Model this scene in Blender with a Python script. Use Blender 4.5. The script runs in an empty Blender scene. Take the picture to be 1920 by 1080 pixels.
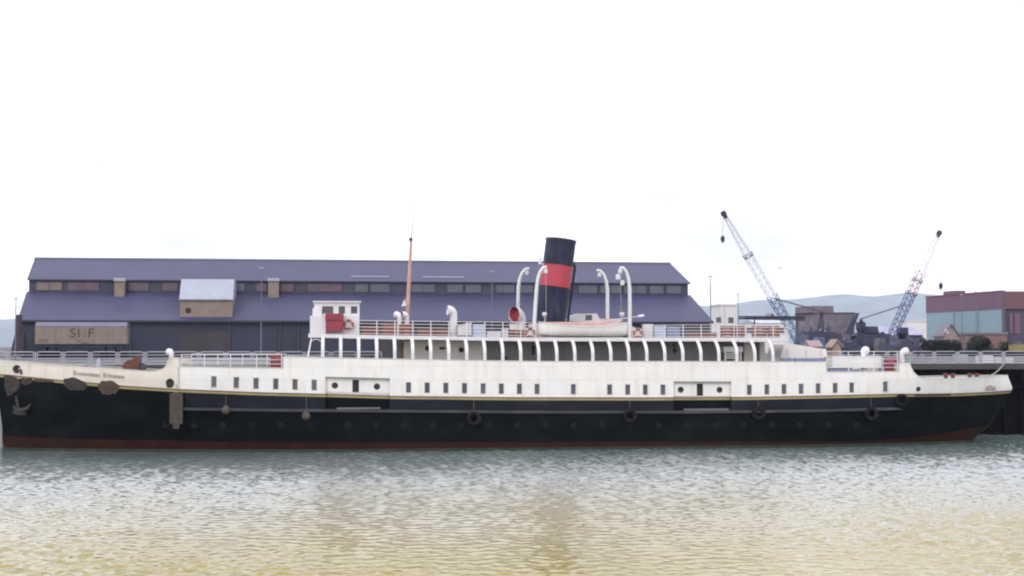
import bpy, math, random
import numpy as np
from mathutils import Vector, Matrix
random.seed(11)
rng = np.random.default_rng(5)
SC = bpy.context.scene
COL = SC.collection
R = math.radians

# ------------------------------------------------------------------ camera
F = 2600.0                                  # focal length in photo pixels (1920 wide)
YAW = R(7.5); PIT = math.atan(110 / F)
CAM = Vector((0.0, -103.1, 7.75))
cam_d = bpy.data.cameras.new('camera'); cam = bpy.data.objects.new('camera', cam_d); COL.objects.link(cam)
cam_d.sensor_width = 36; cam_d.lens = 36 * F / 1920
cam_d.clip_start = 0.5; cam_d.clip_end = 40000
cam.location = CAM; cam.rotation_euler = (math.pi / 2 + PIT, 0, -YAW)
SC.camera = cam

# ------------------------------------------------------------------ sky and sun
SUN_EL, SUN_AZ = R(42), R(214)              # azimuth clockwise from +Y: behind the camera, to its left
w = bpy.data.worlds.new('World'); SC.world = w; w.use_nodes = True
nt = w.node_tree; nt.nodes.clear()
def N(t, **k):
    n = nt.nodes.new(t)
    for a, b in k.items(): setattr(n, a, b)
    return n
out = N('ShaderNodeOutputWorld'); bg = N('ShaderNodeBackground'); bg.inputs['Strength'].default_value = 0.15
sky = N('ShaderNodeTexSky', sky_type='NISHITA'); sky.sun_disc = False
sky.sun_elevation = SUN_EL; sky.sun_rotation = SUN_AZ
tc = N('ShaderNodeTexCoord'); mp = N('ShaderNodeMapping'); mp.inputs['Scale'].default_value = (1.0, 1.0, 3.2); mp.inputs['Location'].default_value = (0.03, 0, -.28)
no = N('ShaderNodeTexNoise'); no.inputs['Scale'].default_value = 2.6; no.inputs['Detail'].default_value = 6; no.inputs['Roughness'].default_value = .5
cr = N('ShaderNodeValToRGB')
cr.color_ramp.elements[0].position = .40; cr.color_ramp.elements[0].color = (5.85, 5.75, 5.95, 1)
cr.color_ramp.elements[1].position = .52; cr.color_ramp.elements[1].color = (10.2, 10.4, 11.3, 1)
mx = N('ShaderNodeMixRGB'); mx.inputs['Fac'].default_value = .93
L = nt.links.new
L(tc.outputs['Generated'], mp.inputs['Vector']); L(mp.outputs['Vector'], no.inputs['Vector'])
L(no.outputs['Fac'], cr.inputs['Fac']); L(sky.outputs['Color'], mx.inputs['Color1']); L(cr.outputs['Color'], mx.inputs['Color2'])
L(mx.outputs['Color'], bg.inputs['Color']); L(bg.outputs['Background'], out.inputs['Surface'])
sl = bpy.data.lights.new('sun', 'SUN'); sl.energy = 0.85; sl.angle = R(14); sl.color = (1, .95, .87)
so = bpy.data.objects.new('sun', sl); COL.objects.link(so)
sd = Vector((math.sin(SUN_AZ) * math.cos(SUN_EL), math.cos(SUN_AZ) * math.cos(SUN_EL), math.sin(SUN_EL)))
so.rotation_euler = sd.to_track_quat('Z', 'Y').to_euler(); so.location = sd * 200
vs = SC.view_settings; vs.view_transform = 'Standard'; vs.look = 'None'; vs.exposure = 0.32; vs.gamma = 1; vs.use_curve_mapping = False
SC.cycles.use_denoising = True
SC.cycles.pixel_filter_type = 'BLACKMAN_HARRIS'; SC.cycles.filter_width = 2.1
SC.cycles.volume_bounces = 3; SC.cycles.max_bounces = 6; SC.cycles.diffuse_bounces = 3
SC.cycles.caustics_reflective = False; SC.cycles.caustics_refractive = False

# ------------------------------------------------------------------ helpers
rv = Vector((math.cos(YAW), -math.sin(YAW), 0)); hv = Vector((math.sin(YAW), math.cos(YAW), 0)); zv = Vector((0, 0, 1))
fv = hv * math.cos(PIT) + zv * math.sin(PIT); uv = -hv * math.sin(PIT) + zv * math.cos(PIT)
def at(px, py, Y):
    """the world point at distance plane y=Y that the photo shows at (px, py)"""
    d = fv + rv * ((px - 960) / F) + uv * ((540 - py) / F)
    return CAM + d * ((Y - CAM.y) / d.y)
def xat(px, Y): return at(px, 650, Y).x
def zat(py, Y, px=960): return at(px, py, Y).z

MATS = {}
def mat(name, col, rough=.6, var=.12, scale=1.5, bump=0., bscale=20., metal=0., stretch=(1, 1, 1), dirt=None, dirt_amt=.0, dirt_scale=(1, 1, 1), wave=None, spec=.5, seams=None):
    if name in MATS: return MATS[name]
    m = bpy.data.materials.new(name); m.use_nodes = True; t = m.node_tree; ns = t.nodes; l = t.links.new
    b = ns['Principled BSDF']; b.inputs['Roughness'].default_value = rough; b.inputs['Metallic'].default_value = metal
    b.inputs['Specular IOR Level'].default_value = spec
    tc = ns.new('ShaderNodeTexCoord'); mp = ns.new('ShaderNodeMapping'); mp.inputs['Scale'].default_value = stretch
    l(tc.outputs['Object'], mp.inputs['Vector'])
    n = ns.new('ShaderNodeTexNoise'); n.inputs['Scale'].default_value = scale; n.inputs['Detail'].default_value = 5
    l(mp.outputs['Vector'], n.inputs['Vector'])
    r = ns.new('ShaderNodeValToRGB'); e = r.color_ramp.elements
    e[0].position = .3; e[1].position = .7
    e[0].color = tuple(c * (1 - var) for c in col) + (1,); e[1].color = tuple(min(.95, c * (1 + var)) for c in col) + (1,)
    l(n.outputs['Fac'], r.inputs['Fac']); src = r.outputs['Color']
    if dirt:
        mp2 = ns.new('ShaderNodeMapping'); mp2.inputs['Scale'].default_value = dirt_scale; l(tc.outputs['Object'], mp2.inputs['Vector'])
        n2 = ns.new('ShaderNodeTexNoise'); n2.inputs['Scale'].default_value = 1; n2.inputs['Detail'].default_value = 6; n2.inputs['Roughness'].default_value = .62
        l(mp2.outputs['Vector'], n2.inputs['Vector'])
        r2 = ns.new('ShaderNodeValToRGB'); e2 = r2.color_ramp.elements; e2[0].position = .52; e2[1].position = .75
        e2[0].color = (0, 0, 0, 1); e2[1].color = (dirt_amt,) * 3 + (1,)
        l(n2.outputs['Fac'], r2.inputs['Fac'])
        mm = ns.new('ShaderNodeMixRGB'); l(r2.outputs['Color'], mm.inputs['Fac']); l(src, mm.inputs['Color1']); mm.inputs['Color2'].default_value = (*dirt, 1); src = mm.outputs['Color']
    if seams:                                              # riveted plate edges: brick pattern in the x-z plane
        ms = ns.new('ShaderNodeMapping'); ms.inputs['Rotation'].default_value = (math.pi / 2, 0, 0); l(tc.outputs['Object'], ms.inputs['Vector'])
        bt = ns.new('ShaderNodeTexBrick'); bt.inputs['Scale'].default_value = 1; bt.inputs['Brick Width'].default_value = seams[0]; bt.inputs['Row Height'].default_value = seams[1]
        bt.inputs['Mortar Size'].default_value = .022; bt.inputs['Mortar Smooth'].default_value = .3
        bt.inputs['Color1'].default_value = (1, 1, 1, 1); bt.inputs['Color2'].default_value = (.94, .94, .95, 1); bt.inputs['Mortar'].default_value = (.80, .78, .75, 1)
        l(ms.outputs['Vector'], bt.inputs['Vector'])
        ml = ns.new('ShaderNodeMixRGB'); ml.blend_type = 'MULTIPLY'; ml.inputs['Fac'].default_value = .8; l(src, ml.inputs['Color1']); l(bt.outputs['Color'], ml.inputs['Color2']); src = ml.outputs['Color']
    l(src, b.inputs['Base Color'])
    if bump or wave:
        bp = ns.new('ShaderNodeBump'); bp.inputs['Distance'].default_value = .05
        if wave:
            wv = ns.new('ShaderNodeTexWave'); wv.bands_direction = wave[0]; wv.inputs['Scale'].default_value = wave[1]; wv.inputs['Distortion'].default_value = .2
            l(tc.outputs['Object'], wv.inputs['Vector']); l(wv.outputs['Fac'], bp.inputs['Height']); bp.inputs['Strength'].default_value = wave[2]
        else:
            n3 = ns.new('ShaderNodeTexNoise'); n3.inputs['Scale'].default_value = bscale; n3.inputs['Detail'].default_value = 4
            l(mp.outputs['Vector'], n3.inputs['Vector']); l(n3.outputs['Fac'], bp.inputs['Height']); bp.inputs['Strength'].default_value = bump
        l(bp.outputs['Normal'], b.inputs['Normal'])
    MATS[name] = m; return m

WHITE = mat('white_paint', (.76, .735, .70), .45, .04, .8, bump=.08, bscale=1.2, dirt=(.42, .31, .20), dirt_amt=.30, dirt_scale=(2.3, 2.3, .28), seams=(4.4, 1.05))
CREAM = mat('cream_bow_paint', (.66, .61, .53), .5, .06, .9, bump=.1, bscale=1.2, dirt=(.40, .24, .12), dirt_amt=.5, dirt_scale=(1.8, 1.8, .3), seams=(4.4, 1.05))
GLOSSW = mat('white_gloss', (.62, .60, .615), .4, .04, 2.)
GREYW = mat('deckhouse_paint', (.54, .52, .50), .5, .08, .6, dirt=(.3, .26, .2), dirt_amt=.4, dirt_scale=(.8, .8, .4))
BLACK = mat('black_hull_paint', (.0045, .006, .008), .42, .35, .5, spec=.04, seams=(6.0, 1.25), bump=.12, bscale=.9, stretch=(1, 1, 2), dirt=(.016, .015, .016), dirt_amt=.5, dirt_scale=(.5, .5, .9))
UBLACK = mat('faded_black_paint', (.013, .014, .021), .42, .3, .5, spec=.09, seams=(6.0, 1.25), bump=.12, bscale=.9, dirt=(.032, .032, .045), dirt_amt=.6, dirt_scale=(.22, .5, .8))
REDB = mat('red_boot_paint', (.026, .007, .005), .6, .3, .8, spec=.12, dirt=(.014, .012, .008), dirt_amt=.7, dirt_scale=(.5, .5, 2.5))
WEED = mat('waterline_weed', (.015, .022, .012), .7, .4, 1.5)
YELLOW = mat('yellow_line_paint', (.29, .26, .12), .5, .15, .7, dirt=(.16, .09, .06), dirt_amt=.6, dirt_scale=(.25, .25, 1))
BROWNL = mat('brown_line_paint', (.16, .07, .045), .55, .2, .7)
GLASS = mat('dark_window_glass', (.055, .055, .075), .12, .3, .7, spec=.6)
DARK = mat('dark_opening', (.018, .017, .018), .7, .2)
RUST = mat('rust_primer', (.068, .042, .03), .8, .3, 2., dirt=(.06, .04, .03), dirt_amt=.7, dirt_scale=(2, 2, 2))
PATCHM = mat('old_primer', (.036, .029, .024), .85, .3, 2.5)
GREYPR = mat('grey_brown_primer', (.062, .048, .04), .8, .25, 2., dirt=(.05, .04, .04), dirt_amt=.6, dirt_scale=(2, 2, 1))
DECK = mat('deck_planking', (.24, .20, .16), .75, .2, 2., wave=('Y', 3, .4))
FUNB = mat('funnel_black', (.014, .016, .040), .5, .3, 1.2, spec=.22, bump=.06, bscale=1.5, dirt=(.07, .07, .10), dirt_amt=.6, dirt_scale=(1, 1, .35))
FUNR = mat('funnel_red', (.40, .035, .062), .42, .12, 1.2, dirt=(.25, .02, .03), dirt_amt=.5, dirt_scale=(1, 1, .4))
MAROON = mat('maroon_paint', (.23, .024, .045), .45, .12, 1.5)
SLATR = mat('red_brown_slats', (.215, .075, .052), .6, .2, 2., stretch=(.4, 2, 2))
SLATB = mat('blue_grey_slats', (.21, .24, .38), .55, .15, 2.)
PALEB = mat('pale_blue_grey_paint', (.45, .50, .62), .5, .1, 2.)
BUFF = mat('buff_mast_paint', (.46, .27, .205), .5, .12, 1.4)
STEELD = mat('dark_steel', (.05, .05, .065), .5, .25, 1.)
RING = mat('orange_red_ring', (.32, .115, .085), .55, .12, 3.)
BOATIN = mat('pink_red_boat_lining', (.40, .25, .22), .6, .12, 2.)
RUBBER = mat('tyre_rubber', (.008, .008, .01), .75, .3, 3., spec=.1)
FENDER = mat('weathered_fender', (.075, .06, .048), .85, .3, 3., bump=.3, bscale=6)
ROPE = mat('mooring_rope', (.36, .29, .25), .9, .2, 6)
SLATE = mat('slate_roof', (.036, .036, .090), .55, .16, .16, wave=('X', 1.2, .14), dirt=(.06, .048, .105), dirt_amt=.6, dirt_scale=(.04, .2, .2))
SHEDW = mat('dark_shed_sheeting', (.022, .025, .050), .6, .2, .12, wave=('X', 1.3, .4), dirt=(.045, .03, .035), dirt_amt=.6, dirt_scale=(.08, .1, .3))
CLERE = mat('clerestory_cladding', (.042, .042, .068), .6, .15, .2)
PANT = mat('tan_glazing', (.17, .125, .105), .45, .15, .4)
PANR = mat('reddish_glazing', (.105, .065, .085), .4, .18, .4)
PANG = mat('grey_green_glazing', (.085, .09, .115), .35, .15, .4)
TANB = mat('tan_boarding', (.215, .165, .135), .65, .1, .8, dirt=(.16, .11, .08), dirt_amt=.5, dirt_scale=(.5, .5, .3))
ZINC = mat('pale_sheet_roof', (.33, .35, .42), .35, .08, .6, wave=('X', 2.0, .3))
CONC = mat('quay_concrete', (.055, .054, .054), .85, .25, .7, bump=.3, bscale=3)
QUAYD = mat('tarred_timber', (.005, .005, .007), .8, .4, .8, spec=.04, bump=.3, bscale=3)
GROUND = mat('quay_tarmac', (.085, .082, .085), .9, .25, .15)
LAND = mat('far_land', (.07, .08, .06), .9, .3, .01)
RAILG = mat('galvanised_rail', (.34, .34, .39), .5, .12, 2.)
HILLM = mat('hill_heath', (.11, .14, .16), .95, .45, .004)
BRICK = mat('dull_brick', (.15, .122, .15), .8, .2, .6)
WALLP = mat('pale_render', (.66, .63, .62), .7, .06, .4)
ROOFG = mat('grey_roof', (.16, .15, .18), .7, .15, .6)
PEACH = mat('peach_timber', (.31, .22, .185), .7, .12, 1)
CBLUE = mat('crane_blue', (.075, .11, .23), .5, .2, .8)
CWHITE = mat('crane_white', (.66, .62, .68), .5, .1, .8)
CRED = mat('crane_red', (.42, .17, .20), .5, .15, .8)
CDARK = mat('crane_dark', (.026, .028, .062), .6, .3, .8)
MAROB = mat('maroon_cladding', (.135, .070, .115), .6, .12, .08, wave=('X', .8, .3))
TEAL = mat('pale_teal_cladding', (.20, .29, .33), .55, .1, .06, wave=('X', .8, .3))
TANK = mat('sooty_cladding', (.055, .050, .085), .7, .3, .3)
LEAF = mat('dark_leaves', (.014, .019, .016), .8, .5, 1.5)
BARK = mat('bark', (.06, .045, .035), .9, .2, 4)
YELV = mat('yellow_machine_paint', (.24, .19, .06), .5, .15, 1)
LILAC = mat('lilac_roofing', (.30, .29, .42), .6, .15, .2)

def wloc(o):
    v = Vector((0, 0, 0))
    while o is not None: v = v + o.location; o = o.parent
    return v
def tag(o, label=None, cat=None, group=None, kind=None):
    if label: o['label'] = label
    if cat: o['category'] = cat
    if group: o['group'] = group
    if kind: o['kind'] = kind
    return o
def thing(name, loc, label, cat, group=None):
    o = bpy.data.objects.new(name, None); COL.objects.link(o); o.location = loc; o.empty_display_size = .3
    return tag(o, label, cat, group)
class MB:
    def __init__(s): s.v = []; s.f = []; s.sm = False
    def add(s, vs, fs):
        n = len(s.v); s.v += [tuple(v) for v in vs]; s.f += [tuple(i + n for i in f) for f in fs]; return s
    def box(s, x0, x1, y0, y1, z0, z1):
        return s.add([(x0, y0, z0), (x1, y0, z0), (x1, y1, z0), (x0, y1, z0), (x0, y0, z1), (x1, y0, z1), (x1, y1, z1), (x0, y1, z1)],
                     [(0, 3, 2, 1), (4, 5, 6, 7), (0, 1, 5, 4), (1, 2, 6, 5), (2, 3, 7, 6), (3, 0, 4, 7)])
    def pbox(s, p0, p1, q0, q1, Y0, Y1):
        """box whose front face (at y=Y0) spans photo pixels p0..p1, q0(top)..q1(bottom)"""
        a = at(p0, q1, Y0); b = at(p1, q0, Y0); return s.box(a.x, b.x, Y0, Y1, a.z, b.z)
    def prism(s, poly, y0, y1):
        """polygon of (x, z) extruded along y"""
        n = len(poly)
        vs = [(x, y0, z) for x, z in poly] + [(x, y1, z) for x, z in poly]
        return s.add(vs, [tuple(range(n)), tuple(range(2 * n - 1, n - 1, -1))] + [(i, i + n, (i + 1) % n + n, (i + 1) % n) for i in range(n)])
    def prismx(s, poly, x0, x1):
        n = len(poly)
        vs = [(x0, y, z) for y, z in poly] + [(x1, y, z) for y, z in poly]
        return s.add(vs, [tuple(range(n)), tuple(range(2 * n - 1, n - 1, -1))] + [(i, i + n, (i + 1) % n + n, (i + 1) % n) for i in range(n)])
    def tube(s, pts, r, n=8, rr=None, cap=True):
        pts = [Vector(p) for p in pts]; rs = rr or [r] * len(pts); base = len(s.v); ref = None; vs = []; fs = []
        for i, p in enumerate(pts):
            d = (pts[min(i + 1, len(pts) - 1)] - pts[max(i - 1, 0)]).normalized()
            if ref is None: ref = d.orthogonal().normalized()
            ref = (ref - d * ref.dot(d)); ref = ref.normalized() if ref.length > 1e-6 else d.orthogonal().normalized()
            b = d.cross(ref)
            for k in range(n):
                a = 2 * math.pi * (k + .5) / n; vs.append(p + (ref * math.cos(a) + b * math.sin(a)) * rs[i])
        for i in range(len(pts) - 1):
            for k in range(n):
                fs.append((i * n + k, i * n + (k + 1) % n, (i + 1) * n + (k + 1) % n, (i + 1) * n + k))
        if cap: fs += [tuple(range(n - 1, -1, -1)), tuple((len(pts) - 1) * n + k for k in range(n))]
        return s.add(vs, fs)
    def bar(s, a, b, r=.05, n=4): return s.tube([a, b], r, n)
    def sweep(s, pts, wx, wn):
        """rectangular strap with constant x: width wx along x, thickness wn in the y-z plane"""
        vs = []; fs = []; pts = [Vector(p) for p in pts]
        for i, p in enumerate(pts):
            d = (pts[min(i + 1, len(pts) - 1)] - pts[max(i - 1, 0)]).normalized(); nn = Vector((0, -d.z, d.y))
            for sx, sn in ((-1, -1), (1, -1), (1, 1), (-1, 1)): vs.append(p + Vector((sx * wx / 2, 0, 0)) + nn * (sn * wn / 2))
        for i in range(len(pts) - 1):
            for k in range(4): fs.append((i * 4 + k, i * 4 + (k + 1) % 4, i * 4 + 4 + (k + 1) % 4, i * 4 + 4 + k))
        m = (len(pts) - 1) * 4
        return s.add(vs, fs + [(3, 2, 1, 0), (m, m + 1, m + 2, m + 3)])
    def lathe(s, prof, c, axis='Z', n=20):
        """prof: (radius, height) pairs round a vertical (Z), or y, axis"""
        vs = []; fs = []
        for r, h in prof:
            for k in range(n):
                a = 2 * math.pi * k / n; x, y = r * math.cos(a), r * math.sin(a)
                vs.append((c[0] + x, c[1] + y, c[2] + h) if axis == 'Z' else (c[0] + x, c[1] + h, c[2] + y))
        for i in range(len(prof) - 1):
            for k in range(n):
                q = (i * n + k, i * n + (k + 1) % n, (i + 1) * n + (k + 1) % n, (i + 1) * n + k)
                fs.append(q if axis == 'Z' else q[::-1])
        return s.add(vs, fs)
    def torus(s, c, R0, r0, axis='Y', n=24, m=8, a0=0, a1=2 * math.pi):
        full = abs(a1 - a0 - 2 * math.pi) < 1e-6; N_ = n if full else n + 1; vs = []; fs = []
        for i in range(N_):
            a = a0 + (a1 - a0) * i / n
            for j in range(m):
                b = 2 * math.pi * j / m; rr = R0 + r0 * math.cos(b); h = r0 * math.sin(b)
                vs.append((c[0] + rr * math.cos(a), c[1] + h, c[2] + rr * math.sin(a)))
        for i in range(n):
            for j in range(m):
                i2 = (i + 1) % N_ if full else i + 1
                fs.append((i * m + j, i * m + (j + 1) % m, i2 * m + (j + 1) % m, i2 * m + j))
        return s.add(vs, fs)
    def build(s, name, m, parent=None, origin=None, smooth=False, loc=None):
        og = Vector(origin) if origin is not None else (wloc(parent) if parent else Vector((0, 0, 0)))
        me = bpy.data.meshes.new(name); me.from_pydata([tuple(Vector(v) - og) for v in s.v], [], s.f); me.update()
        me.materials.append(m)
        if smooth:
            me.polygons.foreach_set('use_smooth', [True] * len(me.polygons))
            if smooth is not True: me.set_sharp_from_angle(angle=smooth)
        o = bpy.data.objects.new(name, me); COL.objects.link(o)
        if parent is not None: o.parent = parent
        o.location = og - (wloc(parent) if parent else Vector((0, 0, 0)))
        return o
def dupe(o, parent, world):
    """a copy of a part that shares its mesh, set at a world point"""
    c = o.copy(); COL.objects.link(c); c.parent = parent; c.location = Vector(world) - (wloc(parent) if parent else Vector((0, 0, 0))); return c
def copy_tree(o, loc=None, parent=None, label=None):
    c = o.copy(); COL.objects.link(c)
    if parent: c.parent = parent
    if loc is not None: c.location = loc
    if label: c['label'] = label
    for ch in list(o.children): copy_tree(ch, None, c)
    return c
AUTO = R(40)

# ================================================================== SETTING
QY, QZ = 13.0, 6.2                          # quay face and level
WAVE = .038
# water ------------------------------------------------------------
def water_material():
    m = bpy.data.materials.new('harbour_water'); m.use_nodes = True; t = m.node_tree; ns = t.nodes; l = t.links.new
    b = ns['Principled BSDF']; b.inputs['Roughness'].default_value = .11; b.inputs['IOR'].default_value = 1.36
    tc = ns.new('ShaderNodeTexCoord')
    def noise(scale, sx, sy, det, rot=0):
        mp = ns.new('ShaderNodeMapping'); mp.inputs['Scale'].default_value = (sx, sy, 1); mp.inputs['Rotation'].default_value = (0, 0, rot)
        n = ns.new('ShaderNodeTexNoise'); n.inputs['Scale'].default_value = scale; n.inputs['Detail'].default_value = det; n.inputs['Roughness'].default_value = .55
        l(tc.outputs['Object'], mp.inputs['Vector']); l(mp.outputs['Vector'], n.inputs['Vector']); return n.outputs['Fac']
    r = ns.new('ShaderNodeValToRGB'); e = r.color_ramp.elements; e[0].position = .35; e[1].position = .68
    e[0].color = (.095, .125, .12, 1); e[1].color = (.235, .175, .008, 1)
    # colour painted dark beside the hull as its reflection, pale mid-basin, yellow near shore
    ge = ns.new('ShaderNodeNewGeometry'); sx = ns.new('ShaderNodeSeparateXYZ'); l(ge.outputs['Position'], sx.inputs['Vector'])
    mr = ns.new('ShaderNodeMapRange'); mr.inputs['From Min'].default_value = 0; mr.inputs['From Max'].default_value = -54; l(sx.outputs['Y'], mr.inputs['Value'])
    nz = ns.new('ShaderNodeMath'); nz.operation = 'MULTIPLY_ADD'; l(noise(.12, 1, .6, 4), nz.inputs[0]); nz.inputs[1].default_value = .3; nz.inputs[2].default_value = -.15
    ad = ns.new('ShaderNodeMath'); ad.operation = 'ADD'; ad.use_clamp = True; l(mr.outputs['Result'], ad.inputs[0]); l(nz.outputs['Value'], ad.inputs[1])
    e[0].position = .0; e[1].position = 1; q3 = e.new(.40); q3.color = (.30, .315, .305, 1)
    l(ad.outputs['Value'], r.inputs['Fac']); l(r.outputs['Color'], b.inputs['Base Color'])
    b2 = ns.new('ShaderNodeBump'); b2.inputs['Strength'].default_value = 1; b2.inputs['Distance'].default_value = .010
    l(noise(5.5, .7, 1, 2, -.2), b2.inputs['Height'])
    l(b2.outputs['Normal'], b.inputs['Normal'])
    return m
def grow(a, b, step, lo, hi, n):
    c = np.arange(a, b, step); k = np.linspace(0, 1, n + 1)[1:] ** 3
    return np.concatenate([(a + (lo - a) * k)[::-1], c, b + (hi - b) * k])
wx_, wy_ = grow(-46, 74, .12, -14800, 14800, 26), np.concatenate([(-64 - 336 * np.linspace(0, 1, 20)[1:] ** 2)[::-1], np.arange(-64, QY + .3, .13), [QY + .3]])
GX, GY = np.meshgrid(wx_, wy_); GZ = np.zeros_like(GX)
wr = np.random.default_rng(3)
for _ in range(64):
    lam = .36 * (3.0 ** wr.random()); th = wr.normal(1.25, .75); k_ = 2 * math.pi / lam
    GZ += WAVE * lam ** .85 / 6.28 * np.cos(k_ * (GX * math.cos(th) + GY * math.sin(th)) + wr.random() * 6.28 + .8 * np.sin(GX * .21 + GY * .13 * wr.random() + wr.random() * 6))
gust = .75 + .35 * np.sin(GX * .09 + 1.3 * np.sin(GY * .11)) * np.cos(GY * .07 + GX * .03)
fade = np.clip((GX + 60) / 12, 0, 1) * np.clip((88 - GX) / 12, 0, 1) * np.clip((GY + 80) / 14, 0, 1)
GZ *= gust * fade
nx_, ny_ = len(wx_), len(wy_); idx = np.arange(nx_ * ny_).reshape(ny_, nx_)
fq = np.stack([idx[:-1, :-1], idx[:-1, 1:], idx[1:, 1:], idx[1:, :-1]], -1).reshape(-1, 4)
me = bpy.data.meshes.new('water'); me.vertices.add(nx_ * ny_); me.vertices.foreach_set('co', np.stack([GX, GY, GZ], -1).ravel().astype(np.float32))
me.loops.add(fq.size); me.loops.foreach_set('vertex_index', fq.ravel().astype(np.int32)); me.polygons.add(len(fq))
me.polygons.foreach_set('loop_start', np.arange(0, fq.size, 4, dtype=np.int32)); me.polygons.foreach_set('use_smooth', np.ones(len(fq), dtype=bool)); me.update(calc_edges=True)
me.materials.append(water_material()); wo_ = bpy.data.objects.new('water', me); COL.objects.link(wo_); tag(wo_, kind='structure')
# quay -------------------------------------------------------------
g = MB(); g.box(-14800, 14800, QY + .35, 14800, -1, QZ); tag(g.build('quay_ground', GROUND), kind='structure')
q = MB(); q.box(-1500, 1500, QY, QY + .33, -.9, QZ - .45); quay_wall = tag(q.build('quay_wall', QUAYD), kind='structure')
q = MB(); q.box(-1500, 1500, QY - .25, QY + .34, QZ - .44, QZ + .05); q.build('coping', CONC, quay_wall)
for x0, x1 in ((xat(-60, 13) , xat(70, 13)), (xat(1660, 13), xat(1990, 13))):
    x = x0
    while x < x1:
        p = MB(); p.tube([(x, QY - .22, -.9), (x, QY - .22, QZ - .5)], .2, 10); p.build('timber_pile', QUAYD, quay_wall, smooth=AUTO); x += 1.55
p = MB(); p.box(xat(1600, 13), xat(2000, 13), QY - .62, QY - .43, 4.1, 4.45); p.build('waling_beam', QUAYD, quay_wall)
# hills ------------------------------------------------------------
hp = [(-700, 575), (-300, 590), (0, 598), (200, 590), (500, 570), (900, 560), (1200, 572), (1340, 573), (1400, 566), (1470, 563), (1530, 560), (1590, 553), (1640, 557), (1700, 550), (1740, 553), (1850, 562), (2000, 570), (2400, 560)]
HY = 12500
hx = [at(a, b, HY).x for a, b in hp]; hz = [at(a, b, HY).z for a, b in hp]
xs = np.linspace(-13800, 14500, 340); zr = np.interp(xs, hx, hz)
zr = zr + 9 * np.interp(xs, np.linspace(-13900, 14600, 90), rng.normal(0, 1, 90))
hm = MB(); rows = [(-3500, 0), (-2500, .18), (-1650, .42), (-800, .78), (0, 1), (600, .86), (1200, .4), (1600, 0)]
V = []
for dy, k in rows:
    for i, x in enumerate(xs):
        V.append((x, HY + dy + 40 * math.sin(x * .003 + dy), QZ - 1 + (zr[i] - QZ + 1) * k * (1 + .10 * math.sin(x * .007 + dy * .01) * (0 if k == 1 else 1))))
n_ = len(xs); hm.add(V, [(r * n_ + i, r * n_ + i + 1, (r + 1) * n_ + i + 1, (r + 1) * n_ + i) for r in range(len(rows) - 1) for i in range(n_ - 1)])
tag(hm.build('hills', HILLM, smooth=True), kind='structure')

# ================================================================== THE SHIP
YC, HB = 5.0, 5.0
ship = thing('steamship', (xat(960, 5), YC, 0), 'black and white passenger steamer with a raked red banded funnel at the quay', 'ship')
XB, XS = at(-14, 675, 5).x, at(1887, 704, 5).x
def skew(X, z):
    zb = 5.6
    d = 0
    if X < XB + 7:
        k = ((XB + 7 - X) / 7) ** 2; d += k * (zb + 1.2 - z) * .155
    if X > XS - 7:
        k = ((X - XS + 7) / 7) ** 2
        d += k * float(np.interp(z, [-1, 0, 1.2, 2.6, 4.3, 5.6], [-4.3, -3.4, -1.6, -.5, .5, 0]))
    return d
def half(X, z):
    u = max(0, X - XB) / (XS - XB); k = min(1, max(0, z / 5.5))
    Lb = .30 + .06 * (1 - k); eb = 2.1 - .5 * (1 - k)
    b = HB
    if u < Lb: b = HB * (1 - (1 - u / Lb) ** eb)
    v = max(0, XS - X) / (XS - XB); Ls = .20 + .10 * (1 - k)
    if v < Ls: b = min(b, HB * (1 - (1 - v / Ls) ** (3.0 - 1.2 * (1 - k))) ** .8)
    return max(b, .05)
def on_hull(px, py):
    Y = 0.
    for _ in range(8):
        p = at(px, py, Y); Y = YC - half(p.x, p.z)
    return p
def curve(pts):
    P = [on_hull(a, b) for a, b in pts]; xs_ = np.array([p.x for p in P]); zs_ = np.array([p.z for p in P])
    xs_[0] = min(xs_[0], XB); xs_[-1] = max(xs_[-1], XS)
    return lambda X: float(np.interp(X, xs_, zs_))
ztop = curve([(-14, 674), (10, 677), (60, 682), (140, 687), (230, 693), (285, 697), (303, 694), (311, 687), (314, 677), (318, 671), (336, 671), (336.6, 688), (430, 689.5), (530.6, 691), (531, 669), (700, 673), (1000, 678), (1300, 678), (1548.6, 679), (1549.2, 698), (1685.8, 697), (1686.4, 681), (1706, 681), (1709, 690), (1714, 699), (1722, 706), (1732, 710), (1745, 711), (1800, 710), (1850, 707), (1890, 704)])
zst = curve([(-14, 700), (10, 702), (60, 707), (110, 712), (180, 718), (230, 723), (330, 729), (480, 735), (600, 738), (730, 742), (960, 744.5), (1200, 745), (1400, 744), (1550, 741), (1680, 738), (1740, 738), (1800, 737), (1860, 734), (1895, 731)])
zsb = lambda X: zst(X) - .24
zsk = curve([(-14, 757), (200, 763), (480, 768), (700, 770), (1000, 772), (1300, 772), (1500, 770), (1700, 765), (1890, 757)])
zrd = curve([(-14, 816), (10, 819), (150, 823), (300, 826), (480, 829), (960, 829), (1440, 828), (1600, 827), (1700, 822), (1780, 811), (1830, 803), (1855, 800)])
zwc = curve([(-14, 690), (300, 709), (401, 716), (480, 719), (589, 722), (766, 726.5), (940, 729), (1143, 730.5), (1300, 731), (1405, 731), (1502, 729), (1566, 727.5), (1660, 725), (1890, 717)])
WH = .42
zwb = lambda X: min(zwc(X) - WH, zst(X) + .40 * (ztop(X) - zst(X)))
zwt = lambda X: min(zwc(X) + WH, zst(X) + .75 * (ztop(X) - zst(X)))
zdt = lambda X: zwt(X) + min(.22, .3 * (ztop(X) - zwt(X)))
zwl = lambda X: .22
rows_f = [lambda X: -.85, zwl, zrd, zsk, zsb, lambda X: zst(X) - .10, zst, zwb, zwt, zdt, ztop]
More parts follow.
